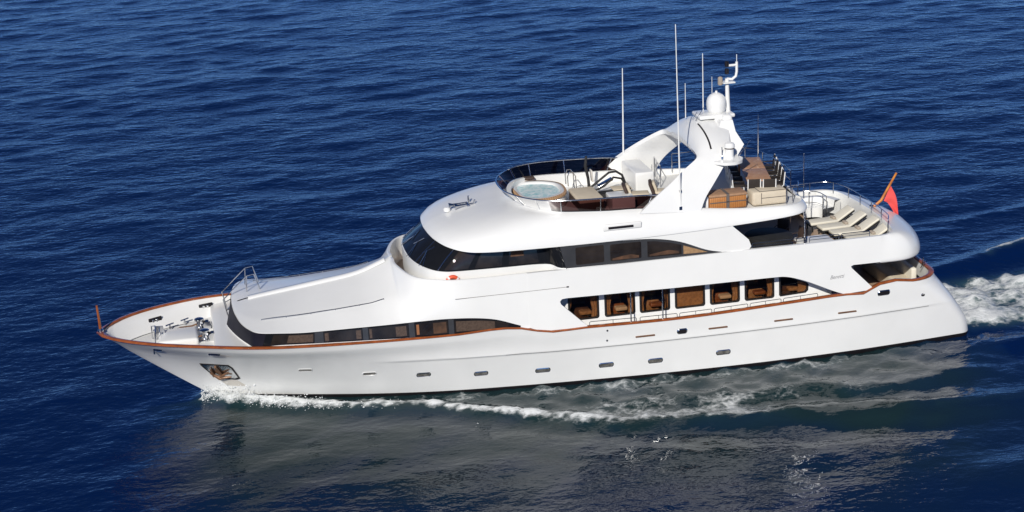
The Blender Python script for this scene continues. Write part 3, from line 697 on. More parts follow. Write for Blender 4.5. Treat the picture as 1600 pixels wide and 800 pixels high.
# fairing wall from the arch shoulder up to the mast
m = MB(); m.prism([(24.7, 8.3), (25.6, 8.3), (25.95, 8.72), (25.72, 9.2), (25.7, 9.6), (25.2, 9.6), (24.9, 9.0)], lambda x, z, s: (x, (-.15 if s else -1.75+.75*max(0, z-8.5)), z)); m.build('mast_fairing', WHITE, arch, sharp=45)
m = MB(); m.lathe((25.08, -2.35, 8.42), [(.19, 0), (.19, .05), (.17, .08), (.17, .40)], 18); sd_ = m.build('scanner_housing', WHITE, arch)
MB().lathe((25.08, -2.35, 8.82), [(.195, 0), (.195, .05)], 18).build('dark_band', STRAP, sd_)
MB().lathe((25.08, -2.35, 8.87), [(.21, 0), (.21, .10), (.17, .17), (.08, .21)], 18).build('housing_cap', WHITE, sd_)
m = MB(); m.tube([(24.72, -2.5, 8.42), (24.72, -2.5, 8.95)], .018, 6); m.lathe((24.72, -2.5, 8.42), [(.05, 0), (.05, .15), (.02, .2)], 8); m.build('gps_antenna', STEEL, arch)
m = MB(); m.tube([(25.5, -2.2, 8.42), (25.95, -2.3, 9.05)], .022, 6); m.build('stub_antenna', STEEL, arch)
m = MB(); m.lathe((25.33, 0, 9.75), [(.30, 0), (.34, .04), (.39, .15), (.41, .32), (.40, .48), (.355, .61), (.26, .72), (.13, .79), (.05, .81), (.045, .88), (.0, .89)], 28); m.build('radar_dome', WHITE, arch, sharp=70)
m = MB(); m.lathe((24.95, -.35, 9.08), [(.0, -.2), (.12, -.19), (.17, -.06), (.17, .06), (.12, .19), (0, .2)], 14, 'X'); m.build('camera_ball', WHITE, arch)
m = MB(); m.tube([(25.82, 0, 9.7), (25.80, 0, 10.4), (25.78, 0, 11.1)], .07, 10, rad=[.10, .085, .075])
m.tube([(25.78, 0, 11.08), (26.0, 0, 11.05), (26.16, 0, 11.16), (26.2, 0, 11.36), (26.2, 0, 11.75)], .055, 8)
m.tube([(26.2, 0, 11.62), (26.0, 0, 11.62), (25.86, 0, 11.62)], .05, 8); m.box((25.82, 0, 10.95), (.5, .42, .05)); m.tube([(26.2, 0, 11.7), (26.2, 0, 12.05)], .015, 6)
m.build('mast_pole', WHITE, arch)
for z in (11.28, 11.58): MB().lathe((25.78, 0, z), [(.07, 0), (.09, .03), (.09, .2), (.06, .23)], 12).build('navigation_light', BLACK, arch)
MB().lathe((25.5, 0, 10.85), [(.08, 0), (.11, .05), (.10, .3), (.05, .34)], 10).build('wind_sensor', BEIGE, arch)
for (x, y, z0, z1, r) in ((24.18, .5, 9.5, 10.94, .02), (24.93, .5, 9.72, 12.1, .025), (25.33, .55, 9.72, 11.1, .016)):
    MB().tube([(x, y, z0), (x, y, z1)], r, 6, rad=[r, r*.6]).build('whip_antenna', WHITE, arch)
m = MB(); m.tube([(24.35, -.3, 9.55), (24.7, -.35, 10.1)], .014, 6); m.tube([(24.3, -.05, 9.55), (24.5, -.05, 9.85)], .012, 6); m.build('stay_rods', STEEL, arch)
MB().tube([(22.77, -3.22, 6.8), (22.74, -3.22, 9.2), (22.68, -3.22, 14.1)], .03, 8, rad=[.038, .030, .015]).build('whip_antenna', WHITE, yacht)
MB().tube([(22.17, 2.95, 7.2), (22.23, 2.95, 11.25)], .03, 8, rad=[.04, .018]).build('whip_antenna', WHITE, yacht)
MB().tube([(27.82, 2.0, 6.6), (27.82, 2.0, 9.0)], .03, 8, rad=[.024, .014]).build('whip_antenna', STEEL, yacht)
MB().tube([(28.25, -2.2, 6.4), (28.25, -2.2, 8.28)], .03, 8, rad=[.028, .018]).build('whip_antenna', STEEL, yacht)
for y in (-3.2,):
    MB().box((22.77, y, 7.55), (.09, .09, .1)).build('antenna_clamp', STEEL, yacht); MB().box((22.77, y, 6.85), (.12, .12, .14)).build('antenna_foot', STEEL, yacht)

# sun deck rails
def rail(path, z_top, z_bot, mids=(.5,), every=1.1, name='deck_rail', r=.022):
    P = [np.array(p, float) for p in cr(path, 8)]
    m = MB(); m.tube([(p[0], p[1], z_top) for p in P], r, 8)
    for q in mids: m.tube([(p[0], p[1], z_bot+(z_top-z_bot)*q) for p in P], r*.7, 6)
    o = m.build(name, STEEL, yacht)
    d = 0; last = None
    for i, p in enumerate(P):
        if last is None or d >= every or i == len(P)-1:
            MB().tube([(p[0], p[1], z_bot), (p[0], p[1], z_top)], r*.95, 6).build('stanchion', STEEL, o); d = 0
        last = p
        if i < len(P)-1: d += np.linalg.norm(P[i+1]-p)
    return o
rail([(24.3, 2.95), (25.5, 3.0), (26.6, 2.98), (27.35, 2.8), (27.82, 2.3), (28.02, 1.2), (28.05, 0), (28.0, -1.4)], 7.38, 6.58, (.5,), 1.05, 'sun_deck_rail')
rail([(22.9, 2.98), (23.6, 3.0)], 7.45, 6.7, (.5,), .5, 'sun_deck_rail')
rail([(23.3, 1.3), (23.4, 2.2), (23.5, 2.9)], 7.35, 6.45, (.5,), .7, 'stair_rail')
rail([(28.0, -2.2), (27.75, -2.8), (27.2, -3.02)], 7.15, 6.58, (), .9, 'sun_deck_rail')

# ---------------------------------------------------------------- bridge deck aft
rail([(28.6, 2.9), (29.9, 3.2), (31.0, 3.25), (31.55, 3.0), (31.85, 2.3), (31.95, 1.3), (31.98, 0), (31.95, -1.3), (31.85, -2.3), (31.55, -3.0)], 5.36, 4.92, (), 1.0, 'bridge_deck_rail')
for a, b in ((25.6, 27.9), (28.0, 29.25), (29.35, 30.55)):
    m = MB(); y = -3.5
    m.tube([(a, y, 4.93), (a, y, 5.13), (a+.04, y, 5.17), (b-.04, y, 5.17), (b, y, 5.13), (b, y, 4.93)], .017, 6); m.tube([(a, y, 5.05), (b, y, 5.05)], .012, 6)
    o = m.build('bridge_side_rail', STEEL, yacht)
    m = MB(); m.tube([(a, -y, 4.93), (a, -y, 5.17), (b, -y, 5.17), (b, -y, 4.93)], .017, 6); m.build('bridge_side_rail', STEEL, yacht)
for y in (-3.1, 3.1): MB().tube([(27.95, y, 4.06), (27.95, y, 6.24)], .035, 8).build('overhang_post', STEEL, yacht)
rail([(28.9, 1.0), (29.1, 2.1), (29.8, 2.7), (30.6, 2.4), (30.75, 1.6)], 5.2, 4.1, (.55,), .8, 'stair_rail')
st = [(x, y) for x, y in ((29.2, 2.55), (29.75, 3.0), (30.6, 3.05), (31.3, 2.75), (31.6, 2.1))]
sp_ = cr([(x, y, 0) for x, y in st], 5); cc = np.array([30.3, 1.9, 0])
MB().grid([[(p[0], p[1], 4.1), (p[0], p[1], 4.85), (p[0]+(cc[0]-p[0])*.22, p[1]+(cc[1]-p[1])*.22, 4.85), (p[0]+(cc[0]-p[0])*.26, p[1]+(cc[1]-p[1])*.26, 4.55), (p[0]+(cc[0]-p[0])*.65, p[1]+(cc[1]-p[1])*.65, 4.52), (p[0]+(cc[0]-p[0])*.65, p[1]+(cc[1]-p[1])*.65, 4.1)] for p in sp_]).build('curved_settee', WHITE, yacht, sharp=40)
MB().rbox((28.75, -2.2, 4.36), (1.5, 1.2, .52), .12).build('sun_pad', WHITE, yacht)
# ensign staff and flag
stf = MB().tube([(32.2, .42, 4.75), (32.72, .38, 5.15), (33.35, .30, 6.32)], .045, 10, rad=[.065, .06, .045]).build('flagstaff', FLAGP, yacht)
MB().lathe((32.3, .41, 4.82), [(.1, 0), (.1, .12), (.07, .16)], 10).build('staff_socket', STEEL, stf)
fm = MB(); rf = []
for i in range(15):
    t = i/14; r_ = []
    for k in range(9):
        s = k/8
        hx = 32.75+.38*(1-t)*1.0; hz = 5.0+.75*(1-t)
        fx_ = hx+s*(.10+.55*t); fz_ = hz-s*(.25+.75*t)+.02
        r_.append((fx_+.02*math.sin(9*s+4*t), .33+.07*math.sin(7*s+5*t)*s, fz_))
    rf.append(r_)
rf = []
hoist = cr([(33.10, .33, 5.78), (33.0, .34, 5.55), (32.90, .35, 5.35), (32.80, .36, 5.15)], 5)
fly = cr([(33.12, .32, 5.76), (33.33, .30, 5.35), (33.42, .30, 4.85), (33.55, .30, 4.25)], 5)
low = cr([(32.82, .36, 5.13), (33.02, .34, 5.0), (33.2, .33, 4.7), (33.42, .32, 4.2)], 5)
for i in range(16):
    a = hoist[min(i, 15)]; r_ = []
for i in range(16):
    a, c = fly[i], low[i]; hs = []
    for k in range(8):
        s = k/7; p = a*(1-s)+c*s; hs.append((p[0], p[1]+.06*math.sin(i*.55+s*5)*(.3+i/16), p[2]+.0))
    rf.append(hs)
fm.grid(rf)
ens = fm.build('ensign', RED, stf, sharp=80)

# ---------------------------------------------------------------- main deck aft
MB().rbox((32.75, -.2, 2.05), (.75, 3.6, .6), .1).build('aft_settee', CREAM, yacht)
MB().rbox((33.2, -.2, 2.5), (.25, 3.7, .65), .08).build('settee_back', LCREAM, yacht)
MB().box((31.6, -3.1, 2.15), (.5, .5, .8)).build('aft_locker', LINER, yacht)
m = MB(); m.tube([(30.35, -2.3, 1.75), (30.35, -2.3, 3.8)], .05, 8); m.build('aft_post', LINER, yacht)
for s in (-1, 1):
    m = MB(); m.tube([(33.35, s*2.3, 2.9), (33.45, s*2.5, 3.25), (33.5, s*2.2, 3.3), (33.55, s*2.0, 2.9)], .02, 6); m.build('boarding_gate', STEEL, yacht)


# ---------------------------------------------------------------- hull fittings
def hull_n(x, z):
    d = .06; p = Vector((x, -hull_y(x, z), z)); a = Vector((x+d, -hull_y(x+d, z), z))-p; b_ = Vector((x, -hull_y(x, z+d), z+d))-p
    n = a.cross(b_).normalized(); return n if n.y < 0 else -n
def oval(L, H, n=20):
    r = H/2; o = []
    for k in range(n):
        a = 2*math.pi*(k+.5)/n; o.append((math.copysign(max(0, L/2-r), math.cos(a))+r*math.cos(a), r*math.sin(a)))
    return o
def hull_oval(x, z, L, H, name, mats, out=.015, rim=1.35, slope=0.):
    ov = oval(L, H); n = len(ov)
    for sg in (-1, 1):
        def P(a, c, o):
            xx, zz = x+a, z+c+slope*a; p = Vector((xx, -hull_y(xx, zz), zz))+hull_n(x, z)*o
            return (p.x, p.y*-sg, p.z)
        m = MB(); big = [(a*(1+(rim-1)*H/L), c*rim) for a, c in ov]
        m.add([P(a, c, .004) for a, c in big]+[P(a, c, out+.012) for a, c in [(a*1.02, c*1.08) for a, c in ov]]+[P(a, c, out) for a, c in ov],
              [(j, (j+1) % n, n+(j+1) % n, n+j) for j in range(n)]+[(n+j, n+(j+1) % n, 2*n+(j+1) % n, 2*n+j) for j in range(n)])
        o = m.build(name, mats[0], yacht, sharp=30)
        MB().add([P(a, c, out-.002) for a, c in ov], [tuple(range(n))]).build(name+'_pane', mats[1], o)
def hx_for(u): return u
for x, z in ((7.75, 1.62), (10.2, 1.28), (12.3, 1.04), (14.55, .87), (17.0, .77), (19.55, .74), (21.55, .71), (24.35, .76)):
    hull_oval(x, z, .50 if x < 16 else .54, .15, 'porthole', [WHITE if x < 11 else STEEL, PORTG], .012, 1.5, .0)
for x in (21.1, 24.1, 26.85, 29.58): hull_oval(x, 1.88, .78, .05, 'scupper', [BRONZE, BRONZE], .02, 1.4)
for x, z, L_ in ((22.62, 1.90, .36), (31.15, 2.52, .48), (4.35, 2.78, .42), (2.25, 2.88, .32)):
    hull_oval(x, z, L_, .17 if x > 10 else .09, 'fairlead', [STEEL, BLACK], .03, 1.5)
for sg in (-1, 1):
    gx_ = np.linspace(15.5, 33.2, 60)
    MB().grid([[(x, -sg*-(hull_y(x, zk(x)-.01+dz)+o), zk(x)-.01+dz) for dz, o in ((-.03, .004), (-.012, .014), (.006, .010))] for x in gx_]).build('hull_groove', GROOVE, yacht)
for z in (2.31, 1.86): hull_oval(19.55, z, .07, .07, 'vent_hole', [STEEL, BLACK], .01, 1.3)
hull_oval(32.9, 2.2, .14, .11, 'vent_hole', [STEEL, BLACK], .01, 1.3)
# mooring fairleads seen on the inside of the foredeck bulwark
for x in (2.2, 4.25):
    for sg in (-1, 1):
        y = hull_y(x, 2.96)-(.19 if sg > 0 else .36); tg = (bs(x+.1)-bs(x-.1))/.2; ang = math.atan(tg)*sg
        m = MB(); m.rbox((x, sg*y, 2.93), (.58, .06, .30), .10, ang); o = m.build('inner_fairlead', BLACK, yacht)
        for d in (-.09, .07): MB().rbox((x+d*math.cos(ang), sg*y+d*math.sin(ang)-.03, 2.93), (.10, .06, .19), .03, ang).build('fairlead_roller', STEEL, o)
# anchor pocket with anchor
pk = [(3.75, 1.98), (4.85, 1.93), (5.0, 1.75), (5.28, 1.05), (5.15, .98), (4.42, 1.02), (4.3, 1.1), (3.8, 1.82)]
for sg in (-1, 1):
    def P(x, z, o):
        p = Vector((x, -hull_y(x, z), z))+hull_n(4.6, 1.5)*o; return (p.x, p.y*-sg, p.z)
    n = len(pk); cx, cz = 4.55, 1.5; ins = [(cx+(x-cx)*.86, cz+(z-cz)*.84) for x, z in pk]
    m = MB(); m.add([P(x, z, .01) for x, z in pk]+[P(x, z, .035) for x, z in [(cx+(x-cx)*.93, cz+(z-cz)*.92) for x, z in pk]]+[P(x, z, .012) for x, z in ins], [(j, (j+1) % n, n+(j+1) % n, n+j) for j in range(n)]+[(n+j, n+(j+1) % n, 2*n+(j+1) % n, 2*n+j) for j in range(n)])
    ap = m.build('anchor_pocket', BLACK, yacht)
    MB().add([P(x, z, .014) for x, z in ins], [tuple(range(n))]).build('pocket_plate', STEEL, ap)
    m = MB(); m.tube([P(4.35, 1.85, .06), P(4.62, 1.25, .08)], .05, 8); m.tube([P(4.15, 1.45, .08), P(4.5, 1.22, .12), P(4.95, 1.25, .08)], .07, 8, rad=[.03, .09, .03]); m.tube([P(4.5, 1.22, .1), P(4.85, 1.55, .08)], .05, 8, rad=[.07, .03]); m.tube([P(4.3, 1.3, .09), P(4.15, 1.7, .07)], .05, 8, rad=[.07, .02])
    m.build('anchor', BRONZE, ap)
    sk = [(4.42, .99), (5.16, .95), (5.5, .62), (5.3, .60), (4.75, .64)]
    MB().add([P(x, z, .006) for x, z in sk], [tuple(range(len(sk)))]).build('chafe_plate', LINER, ap)
# builder's script on the aft quarter
tcv = bpy.data.curves.new('yard_script', 'FONT'); tcv.body = 'Benetti'; tcv.size = .30; tcv.shear = .35; tcv.extrude = .004
to = bpy.data.objects.new('yard_script', tcv); COL.objects.link(to)
dg = bpy.context.evaluated_depsgraph_get(); me = bpy.data.meshes.new_from_object(to.evaluated_get(dg)); bpy.data.objects.remove(to)
for sg in (-1, 1):
    m2 = me.copy(); wmax = max(v.co.x for v in m2.vertices)
    for v_ in m2.vertices:
        x = 28.82+v_.co.x*.62/wmax if sg < 0 else 29.44-v_.co.x*.62/wmax
        z = 3.36+v_.co.y*.75+.02*(v_.co.x); y = YS(x, z)+.004+v_.co.z
        v_.co = (x, sg*y, z)
    m2.materials.clear(); m2.materials.append(BRAND)
    o = bpy.data.objects.new('yard_script', m2); COL.objects.link(o); o.parent = yacht

# ---------------------------------------------------------------- foredeck gear
MB().rbox((3.05, -.15, 2.72), (1.55, 1.5, .36), .12).build('foredeck_hatch', WHITE, yacht)
MB().grid([[(x_, -(hull_y(x_, 2.63)-.2), 2.626), (x_, -.9, 2.626)] for x_ in (2.6, 3.0, 3.4, 3.85)]).build('teak_foredeck_patch', TEAKD, yacht)
def windlass(x, y):
    m = MB(); m.lathe((x, y, 2.6), [(.24, 0), (.24, .06), (.16, .1), (.12, .2), (.12, .34), (.19, .38), (.19, .44), (.1, .48)], 16)
    m.lathe((x+.30, y-.05, 2.78), [(.0, -.16), (.16, -.16), (.18, -.09), (.1, 0), (.18, .09), (.16, .16), (0, .16)], 14, 'Y'); m.box((x+.30, y-.05, 2.67), (.26, .26, .16))
    o = m.build('windlass', STEEL, yacht)
    m = MB(); m.tube([(x-.02, y, 2.85), (x-.3, y+.02, 2.76), (x-.75, y+.04, 2.74), (x-1.2, y*.85, 2.62)], .035, 6); m.build('anchor_chain', BRONZE, o)
    MB().lathe((x+.12, y+.22, 2.6), [(.05, 0), (.05, .22), (.07, .23), (.07, .27)], 10).build('control_post', BRONZE, o)
windlass(3.92, .95); windlass(4.08, -.45)
for x, y, a in ((2.25, .75, .3), (2.75, 1.15, .3), (3.35, 1.55, .2), (2.1, -1.3, -.4)):
    m = MB(); m.tube([(x, y, 2.58), (x, y, 2.86)], .035, 8); m.tube([(x-.16, y-.05, 2.84), (x+.16, y+.08, 2.88)], .032, 8); m.build('mooring_cleat', STEEL, yacht)
m = MB()
m.tube([(2.05, .35, 2.58), (2.05, .35, 3.15), (2.2, .2, 3.2), (2.2, -.4, 3.15), (2.15, -.5, 2.58)], .025, 6); m.tube([(2.3, .3, 2.58), (2.35, .25, 3.05), (2.35, -.2, 3.05)], .03, 6)
m.prism([(2.1, 2.7), (2.6, 2.72), (2.5, 3.2), (2.2, 3.22)], lambda x, z, s: (x, .1+.03*s, z)); m.build('stowed_davit', STEEL, yacht)
# boarding rails at the front of the coachroof
for y0 in (.85, 1.9):
    m = MB(); m.tube([(5.15, y0, 2.6), (4.95, y0, 3.75), (5.5, y0, 4.25), (5.95, y0, 4.65), (6.25, y0, 4.7), (6.45, y0, 4.0)], .027, 6); m.tube([(5.95, y0, 4.65), (5.9, y0, 3.95)], .024, 6); m.tube([(5.05, y0, 3.3), (5.5, y0, 3.5), (5.55, y0, 3.9)], .02, 6)
    m.build('boarding_rail', STEEL, yacht)

# ---------------------------------------------------------------- loose things
# life ring behind the wheelhouse bulwark
lb = MB()
for k in range(24):
    r0 = []
    for kk in (k, k+1):
        t = 2*math.pi*kk/24; r0.append([(13.62+(.23+.075*math.cos(q))*math.cos(t), -3.15+.08*math.sin(q), 4.80+(.23+.075*math.cos(q))*math.sin(t)) for q in np.linspace(0, 2*math.pi, 9)[:-1]])
    lb.grid(r0, True, 1 if k % 6 == 2 else 0)
lb = lb.build('life_ring', [ORANGE, WHITE], None)
tag(lb, 'orange red life ring hung against the white wheelhouse base below the windscreen', 'life ring')

# sun loungers on the bridge deck
def lounger():
    e = empty('sun_lounger', (0, 0, 0), '', 'sun lounger', 'cream sun loungers on the aft bridge deck')
    m = MB(); m.rbox((.62, 0, .26), (1.28, .62, .05), .02); m.box((1.2, 0, .2), (.9, .56, .04)); m.build('lounger_frame', DARKF, e)
    for x, y in ((.08, .26), (.08, -.26), (1.55, .26), (1.55, -.26)): MB().box((x, y, .12), (.05, .05, .24)).build('leg', DARKF, e)
    MB().rbox((.62, 0, .345), (1.28, .62, .12), .04).build('seat_cushion', LCREAM, e)
    m = MB(); m.rbox((1.60, 0, .57), (.90, .62, .10), .04, 0, 0, -R_(31)); m.build('back_cushion', LCREAM, e)
    m = MB(); m.box((1.63, 0, .49), (.88, .6, .04), 0, 0, -R_(31)); m.build('backrest', DARKF, e)
    MB().rbox((1.14, -.02, .46), (.16, .34, .12), .05).build('pillow', BEIGE, e)
    return e
L0 = lounger()
labs = ['cream sun lounger farthest from the near side rail, beside the white curved settee', 'cream sun lounger second from the curved settee, between two others', 'third cream sun lounger from the curved settee, second from the near side rail', 'cream sun lounger nearest the near side rail, its foot hidden behind the rail']
for i, (x, y, a_) in enumerate(((29.55, .62, .07), (29.75, -.20, .05), (29.95, -1.02, .03), (30.25, -1.85, .02))):
    o = L0 if i == 0 else copy_tree(L0)
    o.location = (x, y, 4.07); o.rotation_euler = (0, 0, a_); o['label'] = labs[i]

# covered round table and chairs under the overhang
e = empty('round_table', (27.0, -1.55, 4.07), 'round table under a black fitted cover below the sun deck overhang', 'table')
MB().lathe((0, 0, 0), [(.3, 0), (.3, .04), (.08, .1), (.08, .66)], 14).build('pedestal', STEEL, e)
MB().lathe((0, 0, 0), [(.80, .22), (.93, .40), (.97, .66), (.97, .74), (.90, .78), (.0, .79)], 32).build('table_cover', DARKF, e)
def chair(name, lab, cat, grp, seat_m, leg_m, cush=None):
    e = empty(name, (0, 0, 0), lab, cat, grp)
    MB().rbox((0, 0, .44), (.5, .5, .07), .02).build('seat', seat_m, e)
    m = MB(); m.rbox((.24, 0, .70), (.06, .5, .52), .025, 0, 0, R_(8)); m.build('backrest', seat_m, e)
    for x, y in ((-.21, -.21), (-.21, .21), (.21, -.21), (.21, .21)): MB().tube([(x, y, 0), (x*.95, y*.95, .42)], .025, 6).build('leg', leg_m, e)
    for y in (-.25, .25): MB().tube([(.24, y, .40), (.30, y, .96)], .024, 6).build('back_post', leg_m, e)
    for y in (-.27, .27): MB().tube([(-.2, y, .42), (-.2, y, .64), (.24, y, .66)], .02, 6).build('armrest', seat_m, e)
    return e
C1 = chair('side_chair', 'brown armchair beside the black covered round table, nearer the near side rail', 'chair', 'brown chairs by the covered table', BROWN, BROWN)
C1.location = (28.15, -1.75, 4.07); C1.rotation_euler = (0, 0, .2)
C2 = copy_tree(C1); C2.location = (27.9, -.55, 4.07); C2.rotation_euler = (0, 0, .8); C2['label'] = 'brown armchair behind the black covered round table, farther from the near side rail'

# teak dining table on the sun deck with its chairs
tb = empty('dining_table', (26.92, .02, 6.45), 'long slatted teak dining table at the aft end of the sun deck', 'table', None, R_(-12))
MB().rbox((0, .96, .73), (.98, 1.74, .05), .012).build('tabletop', TABLE, tb)
MB().rbox((0, -.86, .73), (.98, 1.84, .05), .012).build('tabletop', TABLE, tb)
for x in (-.4, .4):
    for y in (-1.6, 1.6): MB().box((x, y, .35), (.09, .09, .7)).build('leg', ORANGEW, tb)
D0 = chair('dining_chair', '', 'chair', 'dark dining chairs round the teak table', RATTAN, WHITE)
pos = []
rz = R_(-12)
nm = ['nearest the two padded chests', 'second from the padded chests', 'second from the far rail', 'nearest the far rail']
for s, sd in ((1, 'aft'), (-1, 'forward')):
    for k, yy in enumerate((-1.2, -.4, .4, 1.2)): pos.append((s*.78, yy, 0 if s > 0 else math.pi, 'dark dining chair on the %s side of the teak table, %s' % (sd, nm[k])))
pos.append((-.28, -2.05, -math.pi/2, 'dark dining chair at the near end of the teak table, behind the orange chest'))
pos.append((.32, -2.1, -math.pi/2, 'dark dining chair at the near end of the teak table, behind the cream chest'))
for i, (lx, ly, a_, lab) in enumerate(pos):
    o = D0 if i == 0 else copy_tree(D0)
    p = Matrix.Rotation(rz, 3, 'Z') @ Vector((lx, ly, 0)); o.location = (26.92+p.x, .02+p.y, 6.45); o.rotation_euler = (0, 0, rz+a_); o['label'] = lab
# two padded chests along the near coaming
e = empty('storage_chest', (24.85, -2.45, 6.45), 'orange brown slatted chest with grey straps beside the arch leg', 'chest')
m = MB(); m.rbox((0, 0, .30), (1.55, .8, .52), .07); m.build('chest_body', ORANGEW, e)
MB().rbox((0, 0, .60), (1.60, .84, .12), .05).build('chest_lid', mat('weathered_lid', (.36, .21, .12), .7, var=.15, scale=8), e)
for x in (-.02,): MB().box((x, 0, .33), (.12, .86, .68)).build('strap', STRAP, e)
MB().box((0, -.415, .345), (1.5, .03, .03)).build('seam', STRAP, e)
MB().rbox((-.84, 0, .3), (.10, .7, .6), .04).build('end_panel', WHITE, e)
e = empty('storage_chest', (26.62, -2.45, 6.45), 'cream padded chest with dark piping at the aft end of the sun deck', 'chest')
MB().rbox((0, 0, .30), (1.5, .74, .58), .12).build('chest_body', CREAM, e)
m = MB(); m.box((.15, -.373, .33), (1.05, .012, .025)); m.box((-.38, -.373, .32), (.025, .012, .44)); m.box((.1, 0, .594), (1.1, .66, .012)); m.build('piping', STRAP, e)
MB().rbox((.1, 0, .605), (1.05, .60, .012), .005).build('top_pad', CREAM, e)

# exercise machine and loungers on the forward sun deck
e = empty('exercise_machine', (20.3, .75, 6.45), 'black framed exercise machine with a tall upright beside the white locker', 'exercise machine')
MB().tube([(-.15, .1, .1), (-.2, .1, .8), (-.3, .12, 1.35), (-.26, .1, 1.75)], .06, 8, rad=[.07, .06, .07, .05]).build('upright', DARKF, e)
m = MB(); m.tube([(-.12, 0, .45), (.2, 0, .68), (.65, 0, 1.0), (.95, 0, 1.02), (1.2, 0, .85), (1.35, 0, .45)], .05, 8); m.tube([(-.1, -.3, .35), (.35, -.35, .55), (.75, -.35, .88), (1.1, -.3, .78), (1.3, -.3, .4)], .045, 8); m.build('swing_arm', DARKF, e)
MB().rbox((.55, 0, .12), (1.9, .6, .12), .04).build('base_frame', DARKF, e)
MB().rbox((.45, -.1, .62), (.7, .34, .08), .03, 0, 0, -R_(25)).build('foot_deck', STEEL, e)
MB().rbox((-.08, .0, .95), (.06, .28, .5), .02, 0, 0, -.1).build('display_panel', LINER, e)
def armch(loc, rz, lab):
    e = empty('lounge_chair', loc, lab, 'lounge chair', 'brown lounge chairs on the sun deck', rz)
    MB().rbox((0, 0, .2), (.95, .72, .34), .05).build('chair_base', BROWN, e)
    MB().rbox((-.02, 0, .42), (.85, .6, .12), .05).build('seat_cushion', CREAM, e)
    MB().rbox((.48, 0, .55), (.14, .72, .65), .06, 0, 0, R_(20)).build('backrest', BROWN, e)
    MB().rbox((.38, 0, .66), (.12, .5, .42), .05, 0, 0, R_(20)).build('back_cushion', CREAM, e)
    return e
armch((21.75, -.75, 6.45), R_(170), 'brown lounge chair with cream cushions in front of the white locker')
armch((22.85, -.75, 6.45), R_(165), 'brown lounge chair with cream cushion behind the near arch leg')
e = empty('side_table', (21.35, .35, 6.45), 'low beige topped table between the exercise machine and the white locker', 'table')
MB().rbox((0, 0, .42), (.8, .6, .05), .02).build('table_top', CREAM, e); MB().rbox((0, 0, .2), (.4, .3, .4), .02).build('table_base', BROWN, e)

# ---------------------------------------------------------------- sea
rng = np.random.default_rng(4)
def axis_coords(a, b, st, far=4500.):
    c = np.arange(a, b+st/2, st); g = []; d = st; x = 0
    while x < far: d *= 1.35; x += d; g.append(x)
    g = np.array(g); return np.concatenate([a-g[::-1], c, b+g])
gx = axis_coords(-24, 92, .25); gy = axis_coords(-24, 116, .25)
X, Y = np.meshgrid(gx, gy)
Z = np.zeros_like(X)
fade = np.clip(1-np.maximum.reduce([(-24-X), X-92, (-24-Y), Y-116, np.zeros_like(X)])/6, 0, 1)
main = R_(100)          # waves travel roughly towards the viewer
for lam, na, st_ in ((15, 6, .005), (9, 10, .008), (6, 14, .015), (4.0, 18, .021), (2.6, 20, .023), (1.7, 22, .017), (1.1, 22, .012)):
    for k in range(na):
        l_ = lam*rng.uniform(.78, 1.25); th = main+rng.normal(0, .62); kk = 2*math.pi/l_
        amp = st_/kk*math.sqrt(2/na)*1.3
        ph = rng.uniform(0, 6.283)
        Z += amp*np.sin(kk*(X*math.cos(th)+Y*math.sin(th))+ph)
# slow patches of calmer and rougher water
env = np.zeros_like(X)
for k in range(14):
    l_ = rng.uniform(14, 40); th = rng.uniform(0, 6.283); env += np.sin(2*math.pi/l_*(X*math.cos(th)+Y*.6*math.sin(th))+rng.uniform(0, 6.283))
Z *= (1+.07*env)
def noise2(X, Y, scale, seed, oct_=3):
    r = np.random.default_rng(seed); out = np.zeros_like(X)
    for o_ in range(oct_):
        for k in range(9):
            th = r.uniform(0, 6.283); l_ = scale/(2**o_)*r.uniform(.7, 1.4)
            out += np.sin(2*math.pi/l_*(X*math.cos(th)+Y*math.sin(th))+r.uniform(0, 6.283))/(1.6**o_)/3
    return out
bwx = np.array([4.2, 4.8, 6.07, 8.3, 10.8, 13.3, 15.8, 18.35, 21, 24.6, 30, 35.4]); bwy = np.array([0, .2, .62, 1.34, 2.05, 2.58, 2.90, 3.15, 3.36, 3.54, 3.50, 3.05])
HB = np.interp(X, bwx, bwy); AY = np.abs(Y); D = AY-HB                      # distance outboard of the hull
al = (X > 3.4) & (X < 36)
n1 = noise2(X, Y, 3.0, 1); n2 = noise2(X, Y, 1.2, 2); n3 = noise2(X, Y, 7., 3)
foam = np.zeros_like(X); bmp = np.zeros_like(X)
def band(d, c, wd): return np.exp(-((d-c)/wd)**2)
# bow wave peeling away from the stem and running aft
cb = np.interp(X, [3.4, 4.5, 6, 8, 10, 12.6, 14, 16, 19, 24, 30, 40], [.2, .5, .8, 1.0, 1.2, 1.35, 1.9, 2.8, 4.3, 5.2, 6.2, 8.])
wb_ = np.interp(X, [3.4, 4.5, 6, 9, 12.6, 16, 20, 30], [.35, .6, .62, .55, .40, .45, .7, .9])
sb = np.interp(X, [3.0, 3.7, 4.6, 7.5, 9.5, 12, 13.2, 15.3, 17, 20, 24, 28, 33], [0, .8, 1.25, 1.05, .80, .62, .92, .90, .42, .25, .2, .1, 0])
foam += sb*band(D, cb, wb_)*(1+.30*n2*np.clip((X-6)/4, 0, 1))
bmp += np.interp(X, [3.2, 4.5, 6, 10, 14, 20, 30, 40], [0, .42, .30, .18, .22, .20, .12, 0])*band(D, cb-.1, wb_*.9)
bmp -= np.interp(X, [5, 8, 14, 20, 30, 38], [0, .05, .10, .10, .06, 0])*band(D, cb+1.3, 1.0)
